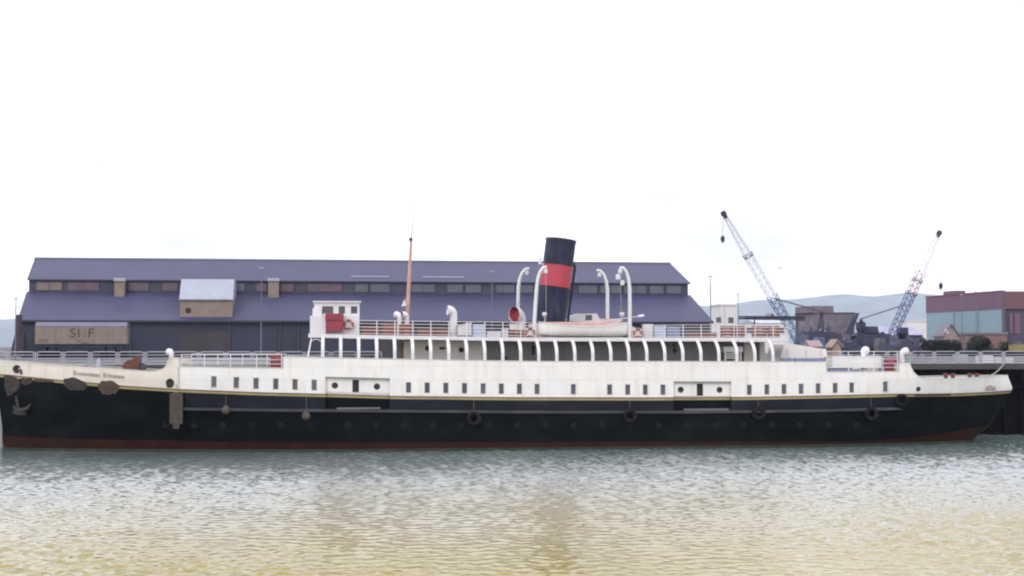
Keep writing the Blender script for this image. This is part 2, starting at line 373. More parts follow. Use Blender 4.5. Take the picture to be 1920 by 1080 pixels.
WPX = [401, 443, 480, 517, 553, 589, 766, 801, 836, 871, 906, 940, 974, 1007, 1075, 1143, 1177, 1210, 1243, 1405, 1438, 1470, 1502, 1534, 1566, 1597, 1660]
WIN = [on_hull(p, 727).x for p in WPX]
DOORS = [(610, 731, 667, (628, 707)), (1263, 1371.5, 1314, (1278, 1351))]
DX = [(on_hull(a, 740).x, on_hull(b, 740).x, on_hull(c, 727).x, [on_hull(e, 727).x for e in d]) for a, b, c, d in DOORS]
WW = .215
cols = set(np.linspace(XB, XS, 150).tolist())
cols |= set((XB + (XS - XB) * (1 - np.cos(np.linspace(0, math.pi / 2, 14))) * .05).tolist()) | set((XS - (XS - XB) * (1 - np.cos(np.linspace(0, math.pi / 2, 18))) * .06).tolist())
for a, b in [(311, 677), (314, 677), (318, 671), (336, 671), (336.6, 688), (530.6, 691), (531, 669), (1548.6, 679), (1549.2, 698), (1685.8, 697), (1686.4, 681), (1706, 681), (1709, 690), (1714, 699), (1722, 706), (1732, 710)]:
    cols.add(on_hull(a, b).x)
hard = []
for x in WIN: hard += [x - WW, x + WW]
for d in DX: hard += [d[0], d[1]]
cols = [c for c in cols if all(abs(c - h) > .1 for h in hard)] + hard
cols = sorted(cols)
cc = [cols[0]]
for c in cols[1:]:
    if c - cc[-1] > .004: cc.append(c)
cols = cc
def hp_(X, z, inset=0., side=-1):
    return (X + skew(X, z), YC + side * max(.03, half(X, z) - inset), z)
def in_win(x): return any(abs(x - c) < WW - .01 for c in WIN)
def in_door(x): return any(d[0] < x < d[1] for d in DX)
def strip(r0, r1, side, skip=None):
    m = MB(); nn = len(cols); f0, f1 = rows_f[r0], rows_f[r1]
    V = []
    for r in range(r0, r1 + 1):
        for X in cols: V.append(hp_(X, rows_f[r](X), 0, side))
    fs = []
    for r in range(r1 - r0):
        for i in range(nn - 1):
            xm = (cols[i] + cols[i + 1]) / 2
            if skip and skip(xm, r + r0): continue
            qd = (r * nn + i, r * nn + i + 1, (r + 1) * nn + i + 1, (r + 1) * nn + i)
            fs.append(qd if side < 0 else qd[::-1])
    m.add(V, fs); return m
def sk(x, r): return (r == 7 and in_win(x)) or (3 <= r <= 8 and in_door(x))
def both(r0, r1):
    m = strip(r0, r1, -1, sk); b = strip(r0, r1, 1); m.add(b.v, b.f)
    # close the stem and the stern
    for X, fl in ((cols[0], 0), (cols[-1], 1)):
        zz = [rows_f[r](X) for r in range(r0, r1 + 1)]
        for a, b_ in zip(zz, zz[1:]):
            qd = [hp_(X, a, 0, -1), hp_(X, a, 0, 1), hp_(X, b_, 0, 1), hp_(X, b_, 0, -1)]
            m.add(qd, [(0, 1, 2, 3)] if fl else [(3, 2, 1, 0)])
    return m
both(0, 1).build('weed_band', WEED, ship, smooth=AUTO)
both(1, 2).build('boot_topping', REDB, ship, smooth=AUTO)
both(2, 3).build('lower_hull', BLACK, ship, smooth=AUTO)
allc = cols; XUP = on_hull(360, 750).x
cols = [c for c in allc if c <= XUP]; m = strip(3, 4, -1, sk); b = strip(3, 4, 1); m.add(b.v, b.f); m.build('bow_plating', BLACK, ship, smooth=AUTO)
XUS = on_hull(1700, 750).x
cols2 = [c for c in allc if cols[-1] - 1e-6 <= c <= XUS]; cols = cols2; m = strip(3, 4, -1, sk); b = strip(3, 4, 1); m.add(b.v, b.f); m.build('upper_hull', UBLACK, ship, smooth=AUTO)
cols = [c for c in allc if c >= cols2[-1] - 1e-6]; m = strip(3, 4, -1, sk); b = strip(3, 4, 1); m.add(b.v, b.f)
X = cols[-1]; m.add([hp_(X, zsk(X), 0, -1), hp_(X, zsk(X), 0, 1), hp_(X, zsb(X), 0, 1), hp_(X, zsb(X), 0, -1)], [(0, 1, 2, 3)])
m.build('stern_plating', BLACK, ship, smooth=AUTO); cols = allc
both(4, 5).build('yellow_stripe', YELLOW, ship, smooth=AUTO)
both(5, 6).build('brown_stripe', BROWNL, ship, smooth=AUTO)
# white topsides, in a cream bow length and a white length
XCR = on_hull(336.3, 700).x
allc = cols
cols = [c for c in allc if c <= XCR + 1e-6]
m = strip(6, 10, -1, sk); b = strip(6, 10, 1); m.add(b.v, b.f); m.build('bow_bulwark', CREAM, ship, smooth=AUTO)
cols = [c for c in allc if c >= cols[-1] - 1e-6]
m = strip(6, 10, -1, sk); b = strip(6, 10, 1); m.add(b.v, b.f)
X = cols[-1]; zz = [rows_f[r](X) for r in range(6, 11)]
for a, b_ in zip(zz, zz[1:]): m.add([hp_(X, a, 0, -1), hp_(X, a, 0, 1), hp_(X, b_, 0, 1), hp_(X, b_, 0, -1)], [(0, 1, 2, 3)])
m.build('topside_plating', WHITE, ship, smooth=AUTO)
cols = allc
# bulwark thickness and cap
m = MB()
for i in range(len(cols) - 1):
    a, b_ = cols[i], cols[i + 1]
    for side in (-1, 1):
        za, zb_ = ztop(a), ztop(b_)
        v = [hp_(a, za, -.03, side), hp_(b_, zb_, -.03, side), hp_(b_, zb_, .14, side), hp_(a, za, .14, side),
             tuple(np.add(hp_(a, za, -.03, side), (0, 0, .05))), tuple(np.add(hp_(b_, zb_, -.03, side), (0, 0, .05))), tuple(np.add(hp_(b_, zb_, .14, side), (0, 0, .05))), tuple(np.add(hp_(a, za, .14, side), (0, 0, .05)))]
        fs = [(0, 3, 2, 1), (4, 5, 6, 7), (0, 1, 5, 4), (2, 3, 7, 6)]
        m.add(v, fs if side < 0 else [f[::-1] for f in fs])
m.build('plating_cap', GREYW, ship)
# decks
def deckz(X):
    x0, x1, x2, x3 = on_hull(336, 690).x, on_hull(531, 690).x, on_hull(1549, 698).x, on_hull(1690, 698).x
    if X < x0: return ztop(X) - (.75 if X < on_hull(300, 690).x else 1.2)
    if X < x1: return ztop(X) - .07
    if X < x2: return float(np.interp(X, [x1, (x1 + x2) / 2, x2], [ztop(x1 - .1) - .05, 6.0, ztop(x2 + .1) - .05]))
    if X < x3: return ztop(X) - .07 if X < x3 - .3 else ztop(x3 - .4) - .07
    return ztop(min(max(X, on_hull(1745, 711).x), XS)) - .8
m = MB(); V = []
for X in cols:
    z = deckz(X); V += [hp_(X, z, .03, -1), hp_(X, z, .03, 1)]
m.add(V, [(2 * i, 2 * i + 2, 2 * i + 3, 2 * i + 1) for i in range(len(cols) - 1)]); m.build('main_deck', DECK, ship)
# bulwark ends across the deck (breaks fore and aft)
for px in (326, 1696):
    X = on_hull(px, 690).x; m = MB(); m.box(X - .06, X + .06, YC - half(X, 6) + .2, YC + half(X, 6) - .2, deckz(X) - .1, ztop(X) - (.35 if px < 900 else .1)); m.build('break_bulkhead', GREYW, ship)
# windows
def frame_mb(X, z0, z1, w_, inset, dep):
    m = MB(); t = .045
    y = YC - half(X, (z0 + z1) / 2) + inset
    x0, x1 = X - w_, X + w_
    m.box(x0, x0 + t, y - .02, y + dep, z0, z1); m.box(x1 - t, x1, y - .02, y + dep, z0, z1)
    m.box(x0 + t, x1 - t, y - .02, y + dep, z0, z0 + t); m.box(x0 + t, x1 - t, y - .02, y + dep, z1 - t, z1)
    pn = MB(); pn.box(x0 + t, x1 - t, y + dep * .55, y + dep * .55 + .03, z0 + t, z1 - t)
    return m, pn
glasses = [GLASS, mat('dim_window_glass', (.10, .10, .11), .15, .3, .9), mat('blue_window_glass', (.075, .075, .12), .12, .3, .9)]
for i, X in enumerate(WIN):
    m, pn = frame_mb(X, zwb(X) + .002, zwt(X) - .002, WW + .004, .03, .16); o = m.build('window', GREYW, ship)
    pn.build('pane', glasses[(1, 1, 2, 0, 1, 1)[i] if i < 6 else (0, 0, 2, 0)[i % 4]], o)
# recessed shell doors
for k, (a, b_, wc, ports) in enumerate(DX):
    ins = .28
    xs_ = [a] + [x for x in np.linspace(a, b_, 8)[1:-1]] + [b_]
    w0, w1 = wc - .24, wc + .24
    xs_ = sorted([x for x in xs_ if abs(x - w0) > .1 and abs(x - w1) > .1 and not (w0 < x < w1)] + [w0, w1])
    def panel(fa, fb, skipw=None):
        m = MB(); V = []
        for x in xs_: V += [hp_(x, fa(x), ins), hp_(x, fb(x), ins)]
        m.add(V, [(2 * i, 2 * i + 2, 2 * i + 3, 2 * i + 1) for i in range(len(xs_) - 1) if not (skipw and w0 - .01 < (xs_[i] + xs_[i + 1]) / 2 < w1 + .01)]); return m
    dt = lambda x: zwt(x) + .22
    zwi0 = lambda x: zwc(x) - .45
    zwi1 = lambda x: zwc(x) + .45
    d = panel(zst, zwi0).build('shell_door', GREYW, ship)
    for fa, fb, nm, mm, sw in ((zwi0, zwi1, 'door_panel', WHITE, 1), (zwi1, dt, 'door_head', GREYW, 0), (zsb, lambda x: zst(x) - .1, 'door_stripe', YELLOW, 0), (lambda x: zst(x) - .1, zst, 'door_stripe', BROWNL, 0), (lambda x: zsk(x), zsb, 'lower_panel', BLACK, 0)):
        panel(fa, fb, sw).build(nm, mm, d)
    m = MB()                                              # reveals of the recess
    for x, fl in ((a, 0), (b_, 1)):
        for fa, fb in ((zst, dt),):
            qd = [hp_(x, fa(x), 0), hp_(x, fa(x), ins), hp_(x, fb(x), ins), hp_(x, fb(x), 0)]; m.add(qd, [(0, 1, 2, 3)] if not fl else [(3, 2, 1, 0)])
    for i in range(len(xs_) - 1):
        x, x2 = xs_[i], xs_[i + 1]; m.add([hp_(x, dt(x), 0), hp_(x2, dt(x2), 0), hp_(x2, dt(x2), ins), hp_(x, dt(x), ins)], [(0, 1, 2, 3)])
    m.build('door_reveal', WHITE, d)
    m = MB()
    for x, fl in ((a, 0), (b_, 1)): m.add([hp_(x, zsk(x), 0), hp_(x, zsk(x), ins), hp_(x, zst(x), ins), hp_(x, zst(x), 0)], [(0, 1, 2, 3)] if not fl else [(3, 2, 1, 0)])
    for i in range(len(xs_) - 1):
        x, x2 = xs_[i], xs_[i + 1]; m.add([hp_(x, zsk(x), 0), hp_(x2, zsk(x2), 0), hp_(x2, zsk(x2), ins), hp_(x, zsk(x), ins)], [(3, 2, 1, 0)])
    m.build('lower_reveal', UBLACK, d)
    m, pn = frame_mb(wc, zwi0(wc), zwi1(wc), .24, ins, .16); m.build('door_window_frame', DARK, d); pn.build('door_window', DARK, d)
    for x in ports:
        z = zwc(x); y = YC - half(x, z) + ins
        m = MB(); m.lathe([(.17, .0), (.21, -.03), (.24, 0), (.24, .02)], (x, y - .005, z), 'Y', 18); m.build('porthole_rim', STEELD, d, smooth=AUTO)
        m = MB(); m.lathe([(.0, 0), (.20, 0)], (x, y - .012, z), 'Y', 18); m.build('porthole', DARK, d)
    m = MB(); xa, xb = a + (b_ - a) * .18, a + (b_ - a) * (.85 if k == 0 else .95); zz_ = zsk((a + b_) / 2) + .10
    m.box(xa, xb, YC - half(xa, zz_) - .02, YC - half(xa, zz_) + .25, zz_, zz_ + .12); m.build('door_sill', mat('worn_sill', (.13, .125, .14), .6, .3, 2), d)
# rubbing strake
def along(f, x0, x1, n, out_, th):
    m = MB(); V = []
    for i in range(n + 1):
        X = x0 + (x1 - x0) * i / n; z = f(X); y = YC - half(X, z)
        V += [(X + skew(X, z), y + .02, z - th), (X + skew(X, z), y - out_, z - th * .7), (X + skew(X, z), y - out_, z + th * .7), (X + skew(X, z), y + .02, z + th)]
    m.add(V, [(4 * i + k, 4 * i + 4 + k, 4 * i + 5 + k, 4 * i + 1 + k) for i in range(n) for k in range(3)] + [(0, 1, 2, 3), (4 * n + 3, 4 * n + 2, 4 * n + 1, 4 * n)]); return m
along(lambda X: zsk(X) - .03, on_hull(335, 768).x, on_hull(1690, 768).x, 90, .16, .12).build('rubbing_strake', mat('scuffed_strake', (.030, .030, .036), .5, .4, .8, dirt=(.09, .085, .09), dirt_amt=.7, dirt_scale=(.35, 1, 3)), ship)
HPR = mat('worn_porthole_rim', (.011, .012, .016), .5, .3, 3, spec=.08)
for px in list(range(310, 600, 54)) + list(range(652, 1640, 53)):
    p = on_hull(px, 797); m = MB(); m.torus((p.x, p.y - .015, p.z), .21, .045, n=14, m=6); m.lathe([(0, 0), (.2, 0)], (p.x, p.y - .02, p.z), 'Y', 14); m.build('hull_porthole', HPR, ship, smooth=AUTO)
# primer patches, hawse pipes, seam pipe, name
def patch(poly, m_, nm='primer_patch', off=.006, nx=8):
    """flat paint patch lying on the shell; poly in photo pixels"""
    P = [on_hull(a, b) for a, b in poly]; m = MB(); c = Vector((0, 0, 0))
    dense = []
    for i in range(len(P)):
        a, b_ = P[i], P[(i + 1) % len(P)]
        for k in range(4): dense.append(a.lerp(b_, k / 4))
    cx = sum(p.x for p in dense) / len(dense); cz = sum(p.z for p in dense) / len(dense)
    jr = random.Random(len(poly) * 7 + int(poly[0][0])); dense = [Vector((cx + (p.x - cx) * k_, p.y, cz + (p.z - cz) * k_)) for p in dense for k_ in (jr.uniform(.90, 1.07),)]
    rings = [1, .66, .33]; V = []
    for s_ in rings:
        for p in dense:
            x = cx + (p.x - cx) * s_; z = cz + (p.z - cz) * s_; V.append((x + skew(x, z), YC - half(x, z) - off, z))
    V.append((cx + skew(cx, cz), YC - half(cx, cz) - off, cz)); n = len(dense)
    fs = [(r * n + i, r * n + (i + 1) % n, (r + 1) * n + (i + 1) % n, (r + 1) * n + i) for r in range(2) for i in range(n)] + [(2 * n + i, 2 * n + (i + 1) % n, 3 * n) for i in range(n)]
    m.add(V, [f[::-1] for f in fs]); return m.build(nm, m_, ship)
patch([(2, 703), (25, 705), (34, 711), (32, 728), (18, 738), (3, 745)], PATCHM)
patch([(36, 708), (58, 709), (60, 717), (48, 722), (36, 720)], PATCHM)
patch([(118, 709), (140, 708), (158, 716), (166, 724), (158, 732), (130, 732), (119, 722)], PATCHM)
patch([(183, 722), (192, 714), (214, 714), (226, 723), (218, 739), (190, 740)], RUST)
patch([(62, 710), (100, 713), (100, 717), (64, 716)], RUST)
for a, b_ in ((32, 692), (319, 717.5)):
    p = on_hull(a, b_); n = p.y
    m = MB(); m.torus((p.x, n - .02, p.z), .24, .07, n=18, m=6); m.lathe([(0, -.0), (.25, -.0)], (p.x, n - .03, p.z), 'Y', 18); m.build('hawse_pipe', DARK, ship, smooth=AUTO)
for a, b_ in ((1721.5, 729), (1886, 713)):
    p = on_hull(a, b_); m = MB(); m.lathe([(0, 0), (.17, 0), (.2, .03)], (p.x, p.y - .035, p.z), 'Y', 16); o = m.build('fairlead', DARK, ship)
patch([(36, 693), (40, 692), (41, 702), (35, 703)], RUST, 'rust_streak'); patch([(311, 722), (326, 722), (322, 727), (314, 727)], RUST, 'rust_streak')
patch([(1843, 733), (1846, 725), (1853, 722), (1861, 725), (1864, 733)], mat('pink_grey_primer', (.36, .29, .29), .7, .2, 3))
patch([(1712, 738.5), (1785, 737), (1783, 742), (1714, 743.5)], RUST, 'rust_streak')
a, b_ = on_hull(335, 688), on_hull(335, 729)
m = MB(); m.tube([(a.x, a.y - .06, a.z), (b_.x, b_.y - .06, b_.z)], .05, 8); m.build('scupper_pipe', GREYW, ship)
m = MB(); rs = random.Random(4)                            # the faded name: letter strokes too worn to read
for x0, x1, y0, y1 in ((139, 186, 700, 703.5), (195, 234, 704, 707)):
    x = x0; first = True
    while x < x1:
        yy = y0 + (y1 - y0) * (x - x0) / (x1 - x0); h = 5.5 if first else rs.choice((2.2, 2.4, 2.6, 3.6))
        wd = 6 if first else rs.choice((2.2, 2.8))
        segs = [((x, yy + 3), (x, yy - h)), ((x + wd * .55, yy + 3), (x + wd * .55, yy - h * .9))] + ([((x, yy - h), (x + wd * .55, yy - h * .4))] if rs.random() < .8 else [((x, yy + 2.5), (x + wd * .55, yy + 2.5))])
        for (ax, ay), (bx, by) in segs:
            A, B = on_hull(ax, ay), on_hull(bx, by); A.y -= .01; B.y -= .01; m.bar(A, B, .028 if not first else .05, 4)
        x += wd + 1.0; first = False
m.build('name_lettering', mat('faded_lettering', (.40, .35, .33), .7, .2, 3), ship)['kind'] = 'stuff'

# ---------------- promenade deck, stanchions, boat deck
BY = 1.35                                                   # near edge of the boat deck
ZB = lambda px: zat(float(np.interp(px, [570, 700, 1000, 1300, 1480], [631, 634, 638.5, 638.5, 638])), BY, px)   # its underside along the ship
px_posts = [605 + 33.8 * k for k in range(26)]
m = MB(); V = []
bx = np.linspace(578, 1477, 40)
for p_ in bx:
    z = ZB(p_); X = xat(p_, BY); V += [(X, BY, z), (X, BY, z + .2), (X, 10 - BY, z + .2), (X, 10 - BY, z)]
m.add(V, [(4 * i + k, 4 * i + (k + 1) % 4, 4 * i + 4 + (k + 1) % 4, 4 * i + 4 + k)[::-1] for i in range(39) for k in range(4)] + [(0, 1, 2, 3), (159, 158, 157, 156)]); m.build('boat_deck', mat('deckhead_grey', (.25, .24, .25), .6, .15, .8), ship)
m = MB(); V = []
for p_ in bx:
    z = ZB(p_); X = xat(p_, BY); V += [(X, BY - .09, z - .06), (X, BY - .09, z + .22), (X, BY - .005, z + .22), (X, BY - .005, z - .06)]
m.add(V, [(4 * i + k, 4 * i + (k + 1) % 4, 4 * i + 4 + (k + 1) % 4, 4 * i + 4 + k)[::-1] for i in range(39) for k in range(4)] + [(0, 1, 2, 3), (159, 158, 157, 156)]); m.build('deck_fascia', GLOSSW, ship)
for p_ in px_posts:
    b0 = on_hull(p_, 676); X = b0.x; z0 = ztop(X) + .04; z1 = ZB(p_) + .02; y0 = b0.y + .1
    pts = []
    for t in np.linspace(0, 1, 9):
        yy = y0 + (BY - .1 - y0) * max(0, (t - .25) / .75) ** 2.3; pts.append((X, yy, z0 + (z1 - z0) * (t if t < 1 else 1)))
    m = MB(); m.sweep(pts, .24, .09); m.build('stanchion', GLOSSW, ship)
p0, p1 = on_hull(577, 676), at(584, 634, 1.4)
m = MB(); m.bar((p0.x, p0.y + .15, ztop(p0.x)), p1, .06, 6)
m.tube([at(584, 640, 1.4), at(589, 636.5, 1.4), at(596, 636, 1.4), at(602, 640, 1.4)], .05, 6); m.build('raking_stanchion', GLOSSW, ship)
# deckhouse
HYW = 3.0
m = MB(); m.box(xat(757, HYW), xat(905, HYW), HYW, 10 - HYW, 5.8, 8.16); m.build('fore_deckhouse', mat('fore_house_grey', (.56, .54, .51), .5, .08, .6), ship)
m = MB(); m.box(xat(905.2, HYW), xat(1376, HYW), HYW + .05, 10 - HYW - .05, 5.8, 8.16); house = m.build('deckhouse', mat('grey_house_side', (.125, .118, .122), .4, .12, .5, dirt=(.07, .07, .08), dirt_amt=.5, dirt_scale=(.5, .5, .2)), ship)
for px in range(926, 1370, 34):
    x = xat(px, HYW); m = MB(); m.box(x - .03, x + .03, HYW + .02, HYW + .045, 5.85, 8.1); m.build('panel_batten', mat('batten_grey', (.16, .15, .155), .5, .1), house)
m = MB(); m.box(xat(749, 4), xat(756.5, 4), 3.4, 6.6, 5.8, 8.1); m.build('companionway', mat('varnished_door', (.20, .13, .10), .5, .2, 3), ship)
m = MB(); m.box(xat(1395, 3.4), xat(1412, 3.4), 3.4, 6, 5.8, 8.12); m.build('deck_trunk', GREYW, ship)
m = MB(); m.box(xat(1425, 3.6), xat(1434, 3.6), 3.6, 6, 5.8, 8.12); m.build('deck_trunk', GREYW, ship)
for a, b_ in ((802, 653), (865, 656), (1247, 659), (1266, 657)):
    p = at(a, b_, HYW); m = MB(); m.torus((p.x, HYW, p.z), .17, .04, n=16, m=6); o = m.build('porthole_rim', STEELD, house, smooth=AUTO)
    m = MB(); m.lathe([(0, 0), (.17, 0)], (p.x, HYW - .01, p.z), 'Y', 16); m.build('porthole', DARK, house)
for a, b_, c, d in ((824, 834, 651, 655), (873, 878, 666, 676), (947, 951, 668, 676), (998, 1003, 648, 666), (1262, 1268, 646, 650)):
    m = MB(); m.pbox(a, b_, c, d, HYW - .05, HYW - .003); m.build('wall_fitting', DARK, house)
# white gear under the aft end
m = MB(); m.pbox(1357, 1393, 650, 660, 2.2, 3.2); m.pbox(1359, 1361, 660, 677, 2.2, 2.3); m.pbox(1388, 1390, 660, 677, 2.2, 2.3)
for k in range(3): m.pbox(1361, 1388, 662 + k * 4, 664 + k * 4, 2.3, 2.4)
m.build('deck_stairs', GLOSSW, ship)

# ---------------- railings on the ship
def railing(name, pts, bars, posts, r=.023, pr=.04):
    """pts: list of (X, Y, z_foot, z_top); bars: fractions of the height"""
    m = MB(); A = np.array([p[0] for p in pts]); I = lambda X, k: float(np.interp(X, A, [p[k] for p in pts]))
    for i, X in enumerate(posts):
        m.bar((X, I(X, 1), I(X, 2)), (X, I(X, 1), I(X, 3)), pr, 6)
    o = m.build(name, GLOSSW, ship)
    for f in bars:
        b = MB(); q_ = [(p[0], p[1], p[2] + (p[3] - p[2]) * f) for p in pts]; b.tube(q_, r, 6); b.build('rail_bar', GLOSSW, o)
    return o
def pr(pxs, Y, yb, yt):
    return [(xat(p, Y), Y, at(p, b_, Y).z, at(p, t, Y).z) for p, b_, t in zip(pxs, yb, yt)]
RY = 1.42
railing('boat_deck_railing', pr((672, 760, 850, 950, 998), RY, (632, 634, 635, 636, 637), (601, 602, 603, 604, 605)), (.22, .42, .62, .82, 1), [xat(p, RY) for p in px_posts if 670 < p < 1000])
railing('boat_deck_railing', pr((1205, 1300, 1400, 1478), RY, (637, 637, 637, 637), (610, 609, 609, 609)), (.22, .42, .62, .82, 1), [xat(p, RY) for p in px_posts if 1205 < p < 1480] + [xat(1477, RY)])
fp = []
for p_ in (338, 390, 440, 490, 528):
    h = on_hull(p_, 689); fp.append((h.x, h.y + .1, ztop(h.x) + .03, at(p_, 665, h.y).z))
railing('foredeck_railing', fp, (.3, .62, 1), [on_hull(p_, 689).x for p_ in (340, 383, 432, 481, 528)])
ap = []
for p_ in (1551, 1600, 1650, 1685):
    h = on_hull(p_, 698); ap.append((h.x, h.y + .1, ztop(h.x) + .03, at(p_, 659, h.y).z))
railing('aft_railing', ap, (.2, .4, .62, 1), [on_hull(p_, 698).x for p_ in (1551, 1592, 1640, 1684)])
# far rails of the fore part
fp2 = [(p[0], 10 - p[1], p[2], p[3]) for p in fp]; railing('foredeck_railing', fp2, (.3, .62, 1), [p[0] for p in fp2])

# ---------------- bridge
m = MB(); m.pbox(581, 611, 592, 631, 1.5, 8.5); m.pbox(611.2, 674, 592, 631.5, 1.9, 8.1)
bridge = m.build('bridge_front', GLOSSW, ship)
# wheelhouse as posts and panels so its windows are open
wh = MB(); Yw = 2.3
def wpan(a, b_, c, d, m=wh): m.pbox(a, b_, c, d, Yw, Yw + .12)
wpan(589, 674, 567, 574); wpan(589, 674, 588, 592); wpan(589, 604, 574, 588); wpan(625, 635, 574, 588); wpan(647, 658, 574, 588); wpan(670, 674, 574, 588)
x0, x1 = xat(589, Yw), xat(674, Yw); zt, zb_ = at(630, 567, Yw).z, at(630, 592, Yw).z
wh.box(x0 + .005, x1 - .005, 7.6, 7.7, zb_, zt); wh.box(x0 + .005, x0 + .11, Yw + .13, 7.59, zb_, zt); wh.box(x1 - .11, x1 - .005, Yw + .13, 7.59, zb_, zt)
wheel = wh.build('wheelhouse', GLOSSW, ship)
m = MB(); m.box(x0 - .12, x1 + .12, Yw - .15, 7.8, zt + .003, zt + .1); m.build('wheelhouse_roof', GLOSSW, ship)
for a, b_ in ((604, 625), (635, 647), (658, 670)):
    m = MB(); m.pbox(a, b_, 574, 588, Yw + .06, Yw + .08); m.build('wheelhouse_window', GLASS, wheel)
m = MB(); m.pbox(586, 603, 578, 592, 2.0, 2.28); m.build('wing_cab', GLOSSW, ship)
p = at(611, 621, 1.2); q_ = at(644, 588, 1.2)
m = MB(); m.box(p.x, q_.x, 1.2, 1.88, p.z, at(620, 600, 1.2).z); lb = m.build('side_light_screen', MAROON, ship)
m = MB(); m.box(p.x - .05, q_.x + .02, 1.12, 1.88, at(620, 599.6, 1.2).z, q_.z); m.build('screen_hood', MAROON, lb)

# ---------------- mast
a = at(763, 600, 5); b_ = at(771, 449, 5); c = at(783, 335, 5)
m = MB(); m.tube([(a.x, 5, 8.2), a, b_], .17, 10, [.19, .18, .10]); mast = m.build('mast', BUFF, ship, smooth=AUTO)
m = MB(); m.tube([b_, c], .05, 8, [.05, .028]); m.build('topmast', mat('topmast_grey', (.42, .36, .33), .6, .1), mast, smooth=AUTO)
m = MB(); m.box(b_.x - .17, b_.x + .1, 4.8, 5.2, b_.z - .1, b_.z + .12); m.build('masthead_lamp', STEELD, mast)
m = MB(); e = at(757, 566, 4.6); m.prism([(e.x - .2, e.z - .35), (e.x + .22, e.z - .3), (e.x + .05, e.z + .2)], 4.55, 4.62); m.build('pennant', GLOSSW, mast)
# ---------------- cowl ventilators
def cowl(base, top, r, mouth_r, face, name='ventilator', inner=MAROON, collar=True):
    """white cowl on a trunk; face = direction of the mouth in the x-y plane"""
    base, top = Vector(base), Vector(top); fd = Vector((*face, 0)).normalized()
    m = MB(); pts = [base, base.lerp(top, .5), top]; rs = [r, r, r]
    for t in (.25, .5, .75, 1):
        ang = t * math.pi / 2; pts.append(top + zv * (mouth_r * 1.0 * math.sin(ang)) + fd * (mouth_r * 1.0 * (1 - math.cos(ang)))); rs.append(r + (mouth_r - r) * t)
    pts.append(pts[-1] + fd * .12); rs.append(mouth_r * 1.03)
    m.tube(pts, r, 16, rs, cap=False); o = m.build(name, GLOSSW, ship, smooth=R(60))
    e = pts[-1] - fd * .06; k = MB(); s_ = zv.cross(fd)
    n = 16; V = [e + (s_ * math.cos(2 * math.pi * i / n) + zv * math.sin(2 * math.pi * i / n)) * mouth_r * .96 for i in range(n)]
    V2 = [e - fd * mouth_r * .6 + (s_ * math.cos(2 * math.pi * i / n) + zv * math.sin(2 * math.pi * i / n)) * mouth_r * .7 for i in range(n)]
    k.add(V + V2, [(i, (i + 1) % n, (i + 1) % n + n, i + n) for i in range(n)] + [tuple(range(n, 2 * n))]); k.build('cowl_mouth', inner, o)
    return o
p = at(850, 600, 2.6); cowl((p.x, 2.6, 8.2), at(850.5, 591, 2.6), .28, .37, (-.75, -.1), inner=GLOSSW)
p = at(748, 600, 3.6); cowl((p.x, 3.6, 8.2), at(749, 597, 3.6), .17, .27, (-.6, .8))
p = at(762, 600, 3.9); cowl((p.x, 3.9, 8.2), at(763, 597, 3.9), .17, .27, (-1, -.25))
p = at(975, 600, 3.4); cowl((p.x, 3.4, 8.2), at(976, 604, 3.4), .42, .60, (-1, -.75))
p = at(320, 672, 3.2); cowl((p.x, 3.2, 6), at(321, 667, 3.2), .16, .27, (-.5, .85))
p = at(1620, 672, 3.0); cowl((p.x, 3.0, 5.8), at(1619, 665, 3.0), .2, .33, (.7, .7))
p = at(1693, 672, 3.0); cowl((p.x, 3.0, 5.8), at(1691, 667, 3.0), .18, .33, (.95, .3))

# ---------------- funnel
FY = 5.0
b0 = at(1030.5, 615, FY); t0 = at(1052, 449, FY); ax = (t0 - b0).normalized()
def fpt(py_):                                               # axis point at a photo height
    z = at(1042, py_, FY).z; return b0 + ax * ((z - b0.z) / ax.z)
def ftube(c0, c1, r0, r1, name, m_, parent, cap=False, n=36):
    m = MB(); V = []; s1 = Vector((0, 1, 0)); s2 = s1.cross(ax)
    for c_, r_ in ((c0, r0), (c1, r1)):
        for i in range(n):
            a_ = 2 * math.pi * i / n; V.append(c_ + s1 * (r_ * 1.25 * math.cos(a_)) + s2 * (r_ * math.sin(a_)))
    m.add(V, [(i, (i + 1) % n, (i + 1) % n + n, i + n)[::-1] for i in range(n)]); return m.build(name, m_, parent, smooth=AUTO)
RF = 1.19
fun = ftube(b0 - ax * .6, fpt(538), RF, RF, 'funnel', FUNB, ship)
ftube(fpt(538), fpt(499), RF, RF, 'red_band', FUNR, fun); ftube(fpt(499), fpt(449), RF, RF, 'funnel_top', FUNB, fun)
ftube(fpt(452), fpt(449), RF + .05, RF + .05, 'funnel_rim', STEELD, fun); ftube(fpt(449), fpt(449) , RF + .05, RF - .12, 'rim_lip', STEELD, fun); ftube(fpt(449), fpt(490), RF - .12, RF - .12, 'funnel_mouth', DARK, fun)
for z_ in (538, 499): ftube(fpt(z_ + .6), fpt(z_ - .6), RF + .025, RF + .025, 'funnel_hoop', FUNR, fun)
m = MB(); off = Vector((1.40, 0, 0)); m.tube([fpt(606) + off, fpt(500) + off, fpt(500) + off + Vector((-.2, 0, .4))], .1, 8); sp = m.build('steam_pipe', FUNB, fun, smooth=AUTO)
m = MB(); m.tube([fpt(606) - off * .96 + Vector((0, -.2, 0)), fpt(512) - off * .96 + Vector((0, -.2, 0))], .07, 8); m.build('steam_pipe', FUNB, fun, smooth=AUTO)
m = MB(); p = at(1013, 489, 4.4); m.lathe([(0, -.3), (.14, -.28), (.14, .2), (.08, .3), (0, .3)], (p.x, p.y, p.z), n=10); m.box(p.x, p.x + .3, p.y - .04, p.y + .04, p.z - .3, p.z - .22); m.build('whistle', GLOSSW, fun, smooth=AUTO)
